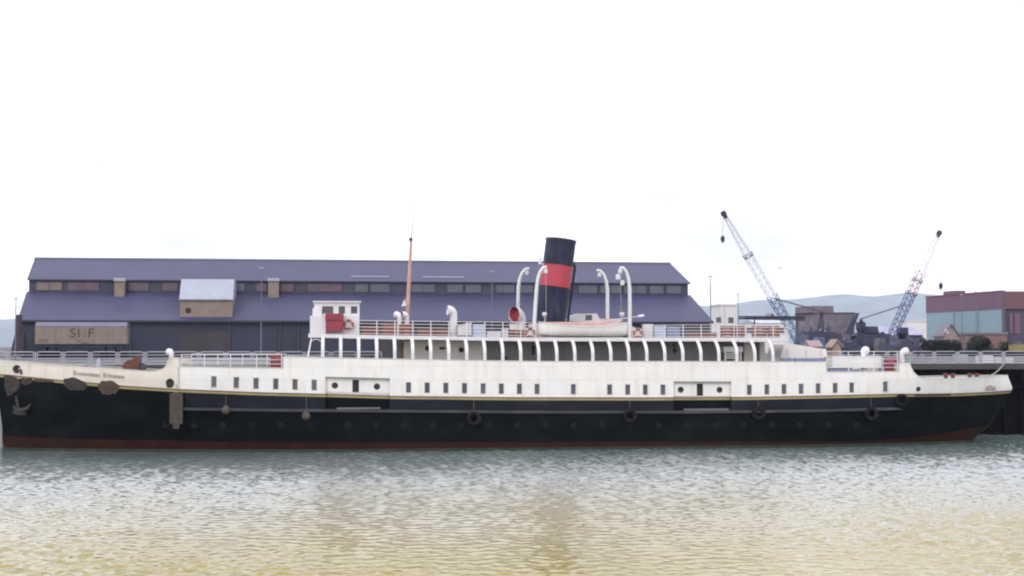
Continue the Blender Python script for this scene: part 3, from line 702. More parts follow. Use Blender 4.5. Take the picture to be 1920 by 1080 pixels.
for a, b_ in ((1004, 500), (1079, 505)):                    # funnel guys
    m = MB(); m.bar(at(a, b_, 5), at(a - (60 if a < 1040 else -80), 632, 2.2), .012, 4); m.build('guy_wire', STEELD, fun)
m = MB(); m.box(xat(1005, 3), xat(1072, 3), 3.0, 7.0, 8.2, at(1040, 606, 3).z); m.build('boiler_casing', GREYW, ship)

# ---------------- davits
def davit(pts, Y, name='davit'):
    P = [at(a, b_, Y) for a, b_ in pts]; P = [Vector((P[0].x, Y, 8.2))] + P
    m = MB(); n = len(P); m.tube(P, .13, 10, [.15] + [.15 - .05 * i / n for i in range(n - 1)]); return m.build(name, GLOSSW, ship, smooth=AUTO)
def block(parent, px, py, Y, s_=.16):
    p = at(px, py, Y); m = MB(); m.lathe([(0, -s_ * 1.5), (s_, -s_), (s_, s_ * .7), (0, s_ * 1.2)], p, n=10); m.build('pulley_block', GLOSSW, parent, smooth=AUTO)
d = davit([(1002, 605), (1004, 570), (1006.5, 538), (1009, 521), (1013, 509), (1019, 501.5), (1025, 501)], 1.6); block(d, 1023, 508, 1.6)
m = MB(); a = at(1024, 505, 1.6); m.bar(a, at(1024, 604, 1.8), .02); m.build('boat_fall', ROPE, d)
d = davit([(1181, 612), (1181, 570), (1180.5, 540), (1178, 521), (1174, 509), (1168, 502), (1162, 502.5)], 1.6); block(d, 1159, 519, 1.6, .2); block(d, 1167, 530, 1.6, .17); block(d, 1163, 508, 1.6, .17)
m = MB(); m.bar(at(1163, 505, 1.6), at(1165, 604, 1.8), .02); m.build('boat_fall', ROPE, d)
d = davit([(971, 600), (972, 540), (974, 525), (979, 512), (986, 504.5), (992, 504)], 8.4); block(d, 988, 511, 8.4)
d = davit([(1139, 600), (1139, 545), (1137, 528), (1132, 515), (1126, 508), (1119, 507)], 8.4); block(d, 1124, 515, 8.4)

# ================================================================== THINGS ON BOARD
def boat(name, label, cx, cy, cz, Lh, Bh, Hh, sheer, group=None):
    t = thing(name, (cx, cy, cz), label, 'lifeboat', group)
    nS, nR = 25, 9; m = MB(); V = []; inn = []; gun = []
    for i in range(nS):
        u = -1 + 2 * i / (nS - 1); bw = Bh * (1 - abs(u) ** 2.4) ** .75; kz = Hh * .30 * abs(u) ** 6; tz = Hh + sheer * abs(u) ** 2
        row = []
        for j in range(nR):
            a = -math.pi / 2 + math.pi * j / (nR - 1); s_ = math.sin(a); k = abs(math.cos(a)) ** .75
            row.append((cx + u * Lh, cy + bw * math.copysign(abs(s_) ** .8, s_), cz + kz + (tz - kz) * (1 - k) ** 1.15 if False else cz + tz - (tz - kz) * k))
        V += row; gun.append((row[0], row[-1]))
    m.add(V, [(i * nR + j, i * nR + j + 1, (i + 1) * nR + j + 1, (i + 1) * nR + j)[::-1] for i in range(nS - 1) for j in range(nR - 1)])
    hull = m.build('boat_hull', WHITE, t, smooth=True)
    for sd in (0, 1):
        m = MB(); m.tube([Vector(g_[sd]) + Vector((0, 0, .02)) for g_ in gun], .045, 6); m.build('gunwale', GLOSSW, t, smooth=True)
    m = MB(); m.add([(g_[0][0], g_[0][1] + .03, g_[0][2] - .05) for g_ in gun] + [(g_[1][0], g_[1][1] - .03, g_[1][2] + .2 * 0 - .05) for g_ in gun] + [(g_[0][0], cy, cz + Hh + sheer + .02) for i, g_ in enumerate(gun)],
            [(i, i + 1, 2 * nS + i + 1, 2 * nS + i) for i in range(nS - 1)] + [(2 * nS + i, 2 * nS + i + 1, nS + i + 1, nS + i) for i in range(nS - 1)]); m.build('boat_cover', BOATIN, t)
    m = MB(); m.box(cx - Lh * .8, cx + Lh * .8, cy - .05, cy + .05, cz - .1, cz + .02); m.build('keel', WHITE, t)
    return t
c0, c1 = at(1009, 620, 1.9), at(1183, 620, 1.9); zk = at(1095, 632, 1.9).z; zg = at(1095, 614, 1.9).z
lbt = boat('lifeboat', 'white double ended lifeboat with pink cover hanging under the near davits', (c0.x + c1.x) / 2, 1.9, zk, (c1.x - c0.x) / 2, .95, zg - zk, .40)
m = MB(); m.box(xat(1015, 1.9), xat(1175, 1.9), 1.5, 2.5, ZB(1095) + .2, zk - .1); m.build('boat_chocks', mat('dark_chock', (.10, .035, .035), .7, .2), ship)
c0, c1 = at(1060, 606, 8), at(1150, 606, 8)
far = boat('motor_launch', 'white launch with a small windowed cabin beyond the funnel', (c0.x + c1.x) / 2, 8.0, 8.75, (c1.x - c0.x) / 2 + .6, 1.0, .95, .3)
far['category'] = 'launch'
m = MB(); P = [at(a, b_, 7.4) for a, b_ in ((1068, 600), (1070, 593), (1080, 589.5), (1084, 588), (1119, 588), (1130, 600))]
P[0].z = P[-1].z = P[0].z - .35; m.prism([(p.x, p.z) for p in P], 7.4, 8.6); cb = m.build('cabin', GLOSSW, far)
m = MB(); m.pbox(1098, 1110, 590.5, 600, 7.36, 7.39); m.build('cabin_window', GLASS, cb)
# life rings
def life_ring(px, py, Y, label):
    p = at(px, py, Y); t = thing('life_ring', (p.x, Y + .1, p.z), label, 'life ring', 'life rings on the boat deck')
    m = MB(); m.torus((p.x, Y, p.z), .31, .085, n=28, m=8); m.build('ring', RING, t, smooth=True)
    for k in range(4):
        m = MB(); m.torus((p.x, Y, p.z), .31, .092, n=4, m=8, a0=k * math.pi / 2 + .65, a1=k * math.pi / 2 + .92); m.build('white_band', GLOSSW, t, smooth=True)
    m = MB(); m.box(p.x - .3, p.x + .3, Y + .1, Y + .14, p.z - .32, p.z + .34); m.build('ring_board', GLOSSW, t)
life_ring(654, 608, 1.72, 'orange life ring hung on the bridge front beside the maroon screen')
life_ring(994, 623, 1.30, 'orange life ring on the rail left of the white lifeboat')
life_ring(1196, 624, 1.30, 'orange life ring on the rail right of the white lifeboat')
# slatted seats
def slat_seat(name, px0, px1, py0, py1, Y, n, m_, label, cat='bench', group=None, deep=.5, foot=None):
    a, b_ = at(px0, py1, Y), at(px1, py0, Y); t = thing(name, ((a.x + b_.x) / 2, Y, a.z), label, cat, group)
    h = (b_.z - a.z) / n; first = None
    for k in range(n):
        z = a.z + h * k
        if first is None:
            s_ = MB(); s_.box(a.x, b_.x, Y, Y + .05, z + h * .06, z + h * .92); first = s_.build('slat', m_, t, origin=((a.x + b_.x) / 2, Y, z))
        else: dupe(first, t, ((a.x + b_.x) / 2, Y, z))
    m = MB()
    for x in (a.x + .12, b_.x - .12): m.box(x - .04, x + .04, Y + .053, Y + deep, a.z - (foot or 0), b_.z)
    m.build('end_frame', m_, t)
    m = MB(); zs = a.z + (b_.z - a.z) * .45; m.box(a.x, b_.x, Y + .053, Y + deep - .02, zs, zs + .05); m.build('seat_board', m_, t)
    return t
G = 'red brown slatted seats along the boat deck'
slat_seat('slatted_bench', 679, 712, 611, 632, 1.9, 4, SLATR, 'red brown slatted seat next to the bridge', group=G)
slat_seat('slatted_bench', 716, 744, 608, 632, 1.95, 4, SLATR, 'taller red brown seat left of the mast foot', group=G)
slat_seat('slatted_bench', 748, 776, 608, 632, 1.95, 4, SLATR, 'red brown slatted seat below the two small cowls', group=G)
slat_seat('slatted_bench', 784, 815, 617, 633, 1.9, 3, SLATR, 'low red brown seat between the mast and the tall cowl', group=G)
slat_seat('slatted_bench', 818, 842, 617, 633, 1.9, 3, SLATR, 'low red brown seat touching the tall white cowl', group=G)
slat_seat('slatted_bench', 955, 983, 619, 635, 1.8, 3, SLATR, 'small red brown seat under the big red mouthed cowl', group=G)
slat_seat('slatted_bench', 1286, 1309, 623, 636, 1.9, 3, SLATR, 'low red brown seat nearest the pale blue lockers', group=G)
slat_seat('slatted_bench', 1314, 1344, 623, 636, 1.9, 3, SLATR, 'low red brown seat next to the orange brown pair', group=G)
slat_seat('slatted_bench', 1352, 1376, 611, 636, 1.9, 4, SLATR, 'tall red brown seat left half of the aft pair', group=G)
slat_seat('slatted_bench', 1379, 1397, 611, 636, 1.9, 4, SLATR, 'narrow tall red brown seat before the white gap', group=G)
slat_seat('slatted_bench', 1411, 1438, 611, 637, 1.9, 4, SLATR, 'tall red brown seat next to last on the boat deck', group=G)
slat_seat('slatted_bench', 1441, 1462, 611, 637, 1.9, 4, SLATR, 'aftmost tall red brown seat on the boat deck', group=G)
slat_seat('slatted_bench', 507, 528, 664, 689, 1.0, 4, MAROON, 'maroon slatted seat against the step in the white side', group='maroon seats by the plating steps')
slat_seat('slatted_bench', 1660, 1684, 670, 698, 2.0, 4, MAROON, 'maroon slatted seat beside the aft white bulwark', group='maroon seats by the plating steps')
slat_seat('slatted_bench', 1466, 1483, 671, 679, 1.2, 2, SLATB, 'short blue bench under the white awning', 'bench', 'blue benches on the aft decks')
slat_seat('slatted_bench', 1492, 1546, 671, 679, 1.2, 2, SLATB, 'long blue bench behind the white plating edge', 'bench', 'blue benches on the aft decks')
slat_seat('slatted_bench', 1556, 1611, 692, 698.5, 1.6, 2, SLATB, 'low blue bench inside the aft railing', 'bench', 'blue benches on the aft decks')
# lockers
def locker(px0, px1, py0, py1, Y, m_, label, dep=.7, skew_top=0):
    a, b_ = at(px0, py1, Y), at(px1, py0, Y); t = thing('deck_locker', ((a.x + b_.x) / 2, Y + dep / 2, a.z), label, 'locker', 'lockers on the ship decks')
    m = MB(); m.prism([(a.x, a.z), (b_.x, a.z), (b_.x, b_.z - .06), (a.x, b_.z - .06 - skew_top)], Y, Y + dep); m.build('body', m_, t)
    m = MB(); m.prism([(a.x - .04, b_.z - .055 - skew_top), (b_.x + .04, b_.z - .055), (b_.x + .04, b_.z), (a.x - .04, b_.z - skew_top)], Y - .04, Y + dep + .04); m.build('lid', m_, t)
locker(859, 884, 604, 629, 1.7, GLOSSW, 'white slant topped locker beside the tall cowl', .8, .25)
locker(887, 908, 608, 633, 1.9, PALEB, 'pale blue grey locker right of the white slant topped one')
locker(914, 940, 621, 635, 1.6, GLOSSW, 'low white locker left of the big red mouthed cowl')
locker(943, 953, 615, 635, 1.75, GLOSSW, 'slim white locker touching the small red seat')
locker(957, 982, 607, 618.5, 1.9, CREAM, 'cream box standing under the big red mouthed cowl', .5)
locker(1208, 1224, 608, 633, 1.75, GLOSSW, 'white locker right of the aft life ring')
locker(1227, 1248, 611, 634, 1.9, PALEB, 'pale blue grey locker second from the aft life ring')
locker(1251, 1275, 612, 635, 1.9, SLATB, 'darker blue grey locker before the low red seats')
locker(1182, 1189, 613, 632, 1.55, GLOSSW, 'narrow white box at the foot of the aft davit')
locker(1654, 1669, 672, 697, 2.4, PALEB, 'pale blue grey locker left of the aft maroon seat', .6)
locker(1561, 1652, 668, 690, 2.6, mat('off_white_awning', (.70, .69, .66), .6, .08, 1), 'long off white box behind the aft railing', 2.4)
# awning over the after deck
t = thing('deck_awning', at(1510, 676, 4), 'white sloping canvas awning over the aft deck behind the seats', 'awning')
P = [at(a, b_, 4) for a, b_ in ((1463, 672), (1470, 645), (1480, 644), (1549, 655), (1551, 668), (1543, 672))]
m = MB(); m.prism([(p.x, p.z) for p in P], 4, 7.5); m.build('canvas', WALLP, t)
m = MB()
for px in (1478, 1512, 1540): p = at(px, 680, 3.9); m.bar((p.x, 3.94, 5.7), (p.x, 3.94, at(px, 654, 3.9).z), .035, 6)
m.build('awning_pole', GLOSSW, t)
# oar, lamps
a, b_ = at(1184, 595, 2.2), at(1208, 591.5, 2.2)
t = thing('oar', a, 'white oar sticking out aft of the lifeboat davit', 'oar')
m = MB(); m.tube([at(1120, 604.5, 2.2), a, b_], .03, 8, [.03, .03, .035]); m.build('loom', GLOSSW, t)
m = MB(); m.tube([a.lerp(b_, .45), a.lerp(b_, .6), a.lerp(b_, .9), b_], .1, 6, [.03, .1, .11, .04]); m.build('blade', mat('lilac_white', (.70, .62, .74), .5, .05), t)
for px, lab in ((1021, 'round white deck lamp in front of the funnel foot'), (1166, 'round white deck lamp beside the aft near davit')):
    p = at(px, 590, 2.6); t = thing('deck_lamp', (p.x, 2.6, 8.2), lab, 'lamp', 'deck lamps over the lifeboat')
    m = MB(); m.tube([(p.x, 2.6, 8.2), (p.x, 2.6, p.z - .12)], .03, 6); m.build('post', GLOSSW, t)
    m = MB(); m.lathe([(0, -.2), (.1, -.18), (.2, 0), (.18, .16), (0, .2)], p, n=12); m.build('lamp_head', GLOSSW, t, smooth=True)
# foredeck gear
p = at(245, 690, 4.2); z0 = 5.3
t = thing('anchor_winch', (p.x, 4.5, z0), 'rust red covered winch standing on the foredeck', 'winch')
P = [at(a, b_, 3.8) for a, b_ in ((229, 699), (230, 684), (238, 676), (248, 674), (252, 668), (259, 667), (261, 699))]
m = MB(); m.prism([(q_.x, q_.z) for q_ in P], 3.8, 5.6); m.build('cover', mat('rust_red_paint', (.105, .034, .024), .7, .2, 2), t)
m = MB(); c_ = at(262, 688, 4); m.lathe([(.0, -.5), (.3, -.5), (.18, -.2), (.18, .2), (.3, .5), (0, .5)], (c_.x + .1, 4.6, c_.z), 'Y', 12); m.build('drum', STEELD, t)
t = thing('rope_coil', at(154, 690, 4.4), 'dark rope coil heaped on the foredeck behind the name', 'rope')
for k in range(4):
    m = MB(); p = at(154, 690, 4.4); m.v = []; V = MB(); n = 18
    V.tube([(p.x + (.55 - .07 * k) * math.cos(i * 2 * math.pi / n), 4.4 + (.5 - .07 * k) * math.sin(i * 2 * math.pi / n), p.z - .2 + .11 * k) for i in range(n + 1)], .07, 6); V.build('rope_turn', STEELD, t)
t = thing('deck_ventilator', at(185, 690, 4.4), 'small pale mushroom vent on the foredeck', 'vent')
p = at(185, 685, 4.4); m = MB(); m.lathe([(.22, -.6), (.22, -.1), (.16, .3), (.1, .45), (0, .5)], (p.x, 4.4, p.z), n=12); m.build('vent_body', RAILG, t, smooth=AUTO)
for px in (203, 270, 285):
    pass
# bollards on the poop
for px, lab in ((1780, 'red mooring bitts on the poop nearest the curved bulwark'), (1825, 'red mooring bitts on the poop nearest the stern')):
    p = at(px, 712, 4); t = thing('mooring_bitts', (p.x, 4, p.z - .6), lab, 'bollard', 'bitts on the poop deck')
    m = MB(); m.box(p.x - .5, p.x + .5, 3.8, 4.2, p.z - .62, p.z - .5); m.build('base_plate', STEELD, t)
    for d in (-.3, .3):
        m = MB(); m.lathe([(.16, -.5), (.16, .35), (.2, .4), (.2, .5), (0, .52)], (p.x + d, 4, p.z), n=12); m.build('bitt', mat('bitt_red', (.16, .05, .05), .6, .2), t, smooth=AUTO)
# mooring line from the stern to the quay
m = MB(); a = on_hull(1852, 706); a.y += .5; P = [a + Vector((0, 0, .05))]; e = Vector((xat(1884, QY), QY + .1, QZ + .1))
for k in range(1, 10): u = k / 10; q_ = a.lerp(e, u); q_.z -= .5 * math.sin(math.pi * u) * .6; P.append(q_)
P.append(e); m.tube(P, .045, 6); tag(m.build('mooring_line', ROPE, None, origin=a), 'slack mooring line from the stern up to the quay', 'rope')
# fenders, anchor
def ball(px, py, lab):
    p = on_hull(px, py); y = p.y - .30; t = thing('ball_fender', (p.x, y, p.z), lab, 'fender', 'round fenders on the black side')
    m = MB(); m.lathe([(0, -.34), (.16, -.30), (.28, -.17), (.33, 0), (.28, .17), (.16, .30), (.05, .36), (0, .37)], (p.x, y, p.z), n=16); m.build('body', FENDER, t, smooth=True)
    m = MB(); m.bar((p.x, y, p.z + .35), (p.x, YC - half(p.x, zst(p.x)) - .04, zst(p.x)), .007); m.build('lanyard', ROPE, t)
ball(424, 769, 'weathered round fender hanging below the first white windows')
ball(574, 780, 'brown round fender hanging left of the forward shell door')
def tyre(px, py, lab, cut=None):
    p = on_hull(px, py); y = p.y - .2; t = thing('tyre_fender', (p.x, y, p.z), lab, 'tyre', 'tyre fenders on the black side')
    m = MB(); m.torus((p.x, y, p.z), .40, .17, n=26, m=8); m.build('tyre', RUBBER if cut is None else cut, t, smooth=True)
    m = MB(); m.bar((p.x, y, p.z + .45), (p.x, YC - half(p.x, zst(p.x)) - .05, zst(p.x) + (0 if py > 750 else .5)), .007); m.build('lanyard', ROPE, t)
WTY = mat('scuffed_tyre', (.014, .014, .018), .8, .3, 3, spec=.1)
tyre(888, 785, 'black tyre fender below the middle row of windows', WTY); tyre(1180, 780, 'black tyre fender left of the aft shell door', WTY)
tyre(1421, 775, 'scuffed tyre fender just aft of the aft shell door', WTY); tyre(1632, 776, 'black tyre fender low below the last window', WTY)
tyre(1689, 752, 'black tyre fender high against the yellow stripe', RUBBER)
P0, P1 = on_hull(331, 735), on_hull(328, 803)
t = thing('plank_fender', P0, 'long grey brown plank fender hanging down the bow side', 'fender')
for k, dx in enumerate((-.36, -.12, .12, .36)):
    z1_ = P1.z + (.35 if k in (0, 3) else .0); m = MB()
    x = P0.x + dx; m.box(x - .115, x + .115, YC - half(x, 4) - .24, YC - half(x, 4) - .06 + .0, z1_ + .1 * k * 0, P0.z - (.1 if k in (0, 3) else 0)); m.build('plank', GREYPR, t)
m = MB(); m.bar((P0.x, P0.y - .12, P0.z), (P0.x, P0.y - .06, P0.z + .8), .02); m.build('lanyard', ROPE, t)
p = on_hull(40, 768); t = thing('anchor', (p.x, p.y - .1, p.z), 'rusty stockless anchor stowed flat against the bow', 'anchor')
def hull_pts(L_): 
    r_ = []
    for a, b_ in L_: q_ = on_hull(a, b_); q_.y -= .16; r_.append(q_)
    return r_
m = MB(); m.tube(hull_pts([(31, 742), (33, 755), (37, 768)]), .11, 8); m.build('shank', PATCHM, t)
for L_ in ([(37, 770), (29, 766), (26, 760)], [(37, 770), (48, 768), (54, 764), (58, 757)]):
    m = MB(); m.tube(hull_pts(L_), .12, 8, [.2, .16, .05] if len(L_) == 3 else [.2, .18, .13, .05]); m.build('fluke', PATCHM, t)
m = MB(); m.tube(hull_pts([(27, 772), (38, 776), (49, 775)]), .17, 8); m.build('crown', PATCHM, t)
# pile beside the bow
p = at(4, 850, 8.5); m = MB(); x1 = xat(8.5, 8.5); t = thing('mooring_pile', (x1 - .5, 8.5, 0), 'white painted mooring pile in the water by the bow', 'pile')
m = MB(); m.tube([(x1 - .45, 8.5, -.9), (x1 - .62, 8.5, at(0, 752, 8.5).z)], .45, 16); m.build('pile_shaft', mat('pile_white', (.82, .81, .84), .5, .05, 2), t, smooth=AUTO)
m = MB(); m.lathe([(.47, 0), (.47, .12), (.2, .25), (0, .27)], (x1 - .62, 8.5, at(0, 752, 8.5).z), n=16); m.build('pile_cap', RAILG, t)

# ================================================================== QUAY FURNITURE
RQ = 13.4
def quay_rail(label, x0, x1, nbars=3, pitch=2.16):
    t = thing('quay_railing', ((x0 + x1) / 2, RQ, QZ), label, 'railing', 'galvanised railings along the quay edge')
    w_, h = pitch - .28, 1.12; m = MB(); r_ = .14; z0, z1 = .1, h
    pts = []
    for cx, cz, a0 in ((w_ / 2 - r_, z1 - r_, 0), (-w_ / 2 + r_, z1 - r_, 90), (-w_ / 2 + r_, z0 + r_, 180), (w_ / 2 - r_, z0 + r_, 270)):
        for k in range(4): a = R(a0 + 30 * k); pts.append((cx + r_ * math.cos(a), 0, cz + r_ * math.sin(a)))
    pts.append(pts[0]); m.tube(pts, .045, 6, cap=False)
    n = int((x1 - x0) / pitch); pan = post = bar_ = None
    for i in range(n):
        X = x0 + pitch * (i + .5); c = (X, RQ, QZ)
        if pan is None:
            pan = m.build('railing_panel', RAILG, t, origin=(0, 0, 0)); pan.location = Vector(c) - wloc(t)
            P_ = pan
            bm_ = MB(); bm_.bar((-w_ / 2, 0, 0), (w_ / 2, 0, 0), .032, 6); bar_ = bm_.build('rail_bar', RAILG, P_, origin=(0, 0, 0)); bar_.location = (0, 0, z0 + (z1 - z0) / (nbars + 1))
            for k in range(2, nbars + 1): q_ = bar_.copy(); COL.objects.link(q_); q_.location = (0, 0, z0 + (z1 - z0) * k / (nbars + 1))
            bp_ = MB(); bp_.box(-.05, .05, -.05, .05, 0, h + .02); post = bp_.build('railing_post', RAILG, t, origin=(0, 0, 0)); post.location = Vector((X - pitch / 2, RQ, QZ)) - wloc(t)
        else:
            P_ = dupe(pan, t, c)
            for k in range(1, nbars + 1): q_ = bar_.copy(); COL.objects.link(q_); q_.parent = P_; q_.location = (0, 0, z0 + (z1 - z0) * k / (nbars + 1))
            dupe(post, t, (X - pitch / 2, RQ, QZ))
quay_rail('grey tubular quay railing behind the bow and foredeck', xat(-90, RQ), xat(760, RQ))
quay_rail('grey tubular quay railing behind the stern', xat(1530, RQ), xat(1990, RQ))

# ---------------- lamp posts
POSTM = mat('lamp_post_grey', (.12, .12, .17), .6, .1)
def lamp(px, ytop, Y, lab, both_=True):
    p = at(px, ytop, Y); t = thing('lamp_post', (p.x, Y, QZ), lab, 'lamp post', 'tall lamp posts on the quay')
    m = MB(); m.tube([(p.x, Y, QZ), (p.x, Y, QZ + 1.2), (p.x, Y, p.z)], .1, 8, [.13, .09, .045]); m.build('column', POSTM, t, smooth=AUTO)
    m = MB(); m.box(p.x - .28, p.x + .22, Y - .12, Y + .12, p.z - .02, p.z + .12); m.build('lantern', RAILG, t)
lamp(490.5, 503, 60, 'lamp post before the shed left of the bridge'); lamp(922.5, 510, 60, 'lamp post before the shed left of the funnel')
lamp(1332, 519, 70, 'lamp post at the right end of the dark shed'); lamp(1384, 552, 120, 'thin lamp post right of the white building')
lamp(1803, 553, 150, 'left of the two posts before the teal and maroon hall'); lamp(1829.5, 548, 150, 'right of the two posts before the teal and maroon hall')
lamp(30, 560, 70, 'thin lamp post at the far left by the shed corner')

# ================================================================== SHED
S0, S1, S2 = 92, 101, 110                  # front wall, clerestory, ridge
xl, xr = at(40, 600, S0).x, at(1331, 606, S0).x
ze = (at(40, 598, S0).z + at(1330, 605, S0).z) / 2
shed = thing('dock_shed', ((xl + xr) / 2, S1, QZ), 'huge dark slate roofed dock shed with a clerestory behind the ship', 'shed')
cl0, cl1 = at(54, 549, S1), at(1290, 557, S1); ct0, ct1 = at(56, 523, S1), at(1290, 533, S1); r0, r1 = at(65, 485, S2), at(1257, 498.5, S2)
zcl = (cl0.z + cl1.z) / 2; zct = (ct0.z + ct1.z) / 2; zrg = (r0.z + r1.z) / 2
YB = 2 * S2 - S0; YB1 = 2 * S2 - S1
def ring(y0, y1, xa, xb, z): return [(xa, y0, z), (xb, y0, z), (xb, y1, z), (xa, y1, z)]
m = MB(); m.add(ring(S0, YB, xl, xr, QZ) + ring(S0, YB, xl, xr, ze), [(0, 1, 5, 4), (1, 2, 6, 5), (2, 3, 7, 6), (3, 0, 4, 7)])
m.add([(xl, S0, ze), (xl, YB, ze), (cl0.x, YB1, zcl), (cl0.x, S1, zcl), (xr, S0, ze), (xr, YB, ze), (cl1.x, YB1, zcl), (cl1.x, S1, zcl)], [(1, 0, 3, 2), (4, 5, 6, 7)])
m.build('wall', SHEDW, shed)
m = MB(); ov = .5
sl_ = (zcl - ze) / (S1 - S0)
for a, b_, sgn in ((S0 - ov, S1, 1), (YB + ov, YB1, -1)):
    V = [(xl - .4, a, ze - ov * sl_ + .05), (xr + .4, a, ze - ov * sl_ + .05), (cl1.x + .3, b_, zcl + .05), (cl0.x - .3, b_, zcl + .05)]
    V2 = [(x, y, z + .18) for x, y, z in V]; fs = [(0, 3, 2, 1), (4, 5, 6, 7), (0, 1, 5, 4), (1, 2, 6, 5), (2, 3, 7, 6), (3, 0, 4, 7)]
    m.add(V + V2, fs if sgn > 0 else [f[::-1] for f in fs])
m.build('lower_roof', SLATE, shed)
m = MB(); m.box(cl0.x, cl1.x, S1, YB1, zcl - .3, zct); m.add([(cl0.x, S1, zct), (cl0.x, YB1, zct), (r0.x, S2, zrg), (cl1.x, S1, zct), (cl1.x, YB1, zct), (r1.x, S2, zrg)], [(1, 0, 2), (3, 4, 5)]); cle = m.build('clerestory', CLERE, shed)
m = MB(); s2_ = (zrg - zct) / (S2 - S1)
for a, sgn in ((S1 - .4, 1), (YB1 + .4, -1)):
    V = [(ct0.x - .3, a, zct - .4 * s2_ + .05), (ct1.x + .3, a, zct - .4 * s2_ + .05), (r1.x, S2, zrg + .05), (r0.x, S2, zrg + .05)]
    V2 = [(x, y, z + .16) for x, y, z in V]; m.add(V + V2, fs if sgn > 0 else [f[::-1] for f in fs])
m.build('upper_roof', SLATE, shed)
m = MB(); m.tube([(r0.x, S2, zrg + .2), (r1.x, S2, zrg + .2)], .2, 8); m.build('ridge_cap', mat('ridge_lead', (.13, .12, .17), .6, .1), shed)
m = MB(); m.box(xl - .4, xr + .4, S0 - ov - .16, S0 - ov - .01, ze - ov * sl_ - .05, ze - ov * sl_ + .17); m.build('gutter', mat('gutter_dark', (.025, .025, .04), .6, .2), shed)
gz = [(66, 115, 0), (125, 185, 1), (240, 278, 1), (303, 332, 1), (440, 458, 2), (478, 500, 1), (525, 550, 1), (576, 640, 1), (665, 690, 2), (694, 730, 2), (770, 815, 2), (838, 868, 2), (872, 902, 2), (930, 965, 2), (968, 1000, 2), (1085, 1120, 2), (1125, 1165, 2), (1170, 1212, 2), (1218, 1245, 2), (1250, 1278, 2)]
for a, b_, k in gz:
    xa, xb = xat(a, S1), xat(b_, S1); m = MB(); m.box(xa, xb, S1 - .1, S1 - .003, zcl + .45, zct - .35); wi = m.build('clerestory_window', (PANT, PANR, PANG)[k], shed)
    nb = max(1, int((xb - xa) / 1.5)); m = MB()
    for i in range(nb + 1): x = xa + (xb - xa) * i / nb; m.box(x - .05, x + .05, S1 - .14, S1 - .102, zcl + .45, zct - .35)
    m.build('glazing_bar', CLERE, wi)
for a, b_ in ((213, 232), (502, 522)):                       # small upright hoist boxes
    xa, xb = xat(a, S1 - 1.6), xat(b_, S1 - 1.6); z0 = at(a, 554, S1 - 1.6).z; z1 = at(a, 527, S1 - 1.6).z
    m = MB(); m.box(xa, xb, S1 - 1.6, S1 - .15, z0 - .7, z1); o = m.build('hoist_box', TANB, shed); m = MB(); m.box(xa - .1, xb + .1, S1 - 1.8, S1 - .15, z1 + .003, z1 + .45); m.build('box_roof', ZINC, o)
ya = S0 + .6; xa, xb = xat(337, ya), xat(435, ya); zt = at(385, 562.5, ya).z; m = MB(); m.box(xa, xb, ya, S1 - .1, ze - .1, zt); o = m.build('dormer', TANB, shed)
zt2 = at(385, 525.5, ya + 2.2).z; yb = ya + 2.2
m = MB(); V = [(xa - .1, ya - .3, zt), (xb + .1, ya - .3, zt), (xb + .1, yb, zt2), (xa - .1, yb, zt2)]; m.add(V + [(x, y, z + .15) for x, y, z in V], fs); m.box(xa, xb, yb + .01, S2 - 1, zt, zt2 + .1); m.add([(xa, ya, zt), (xa, yb, zt), (xa, yb, zt2)], [(0, 1, 2)]); m.add([(xb, ya, zt), (xb, yb, zt), (xb, yb, zt2)], [(2, 1, 0)]); m.build('dormer_roof', ZINC, o)
m = MB(); p = at(353, 582, ya); m.lathe([(0, 0), (.4, 0), (.4, .05)], (p.x, ya - .06, p.z), 'Y', 14); m.build('vent_hole', DARK, o)
for a, b_, c in ((338, 430, 622), (700, 742, 618), (1120, 1180, 615)):   # sliding doors, mostly hidden
    m = MB(); m.box(xat(a, S0), xat(b_, S0), S0 - .15, S0 - .01, QZ + .05, at(a, c, S0).z); m.build('sliding_door', mat('door_brown', (.040, .032, .040), .7, .2, .5), shed)
for px in (245, 430, 525, 560, 640):
    x = xat(px, S0); m = MB(); m.tube([(x, S0 - .2, QZ), (x, S0 - .2, ze - .3)], .09, 6); m.build('downpipe', mat('pipe_grey', (.06, .06, .08), .6, .1), shed)
for a, b_ in ((658, 730), (793, 870)):                       # pale strips of roof light
    m = MB(); y_ = S1 + 1.2; z_ = zct + 1.2 * s2_ + .26; xa, xb = xat(a, y_), xat(b_, y_); m.add([(xa, y_, z_), (xb, y_, z_), (xb, y_ + .7, z_ + .7 * s2_), (xa, y_ + .7, z_ + .7 * s2_)], [(0, 1, 2, 3)]); m.build('roof_light', mat('dull_roof_light', (.12, .12, .19), .4, .1), shed)
# dark lean-to and stack at the left end
t = thing('brick_stack', at(33, 650, 88), 'dark square brick stack with a lean to at the shed corner', 'chimney')
m = MB(); m.pbox(29, 38, 590, 668, 88, 89.2); m.build('stack', mat('sooty_brick', (.05, .035, .045), .85, .2, 2), t)
P = [at(a, b_, 86) for a, b_ in ((19, 668), (22, 650), (29, 622), (44, 622), (44, 668))]
m = MB(); m.prism([(p.x, p.z) for p in P], 86, 87.9); m.build('lean_to', MATS['sooty_brick'], t)
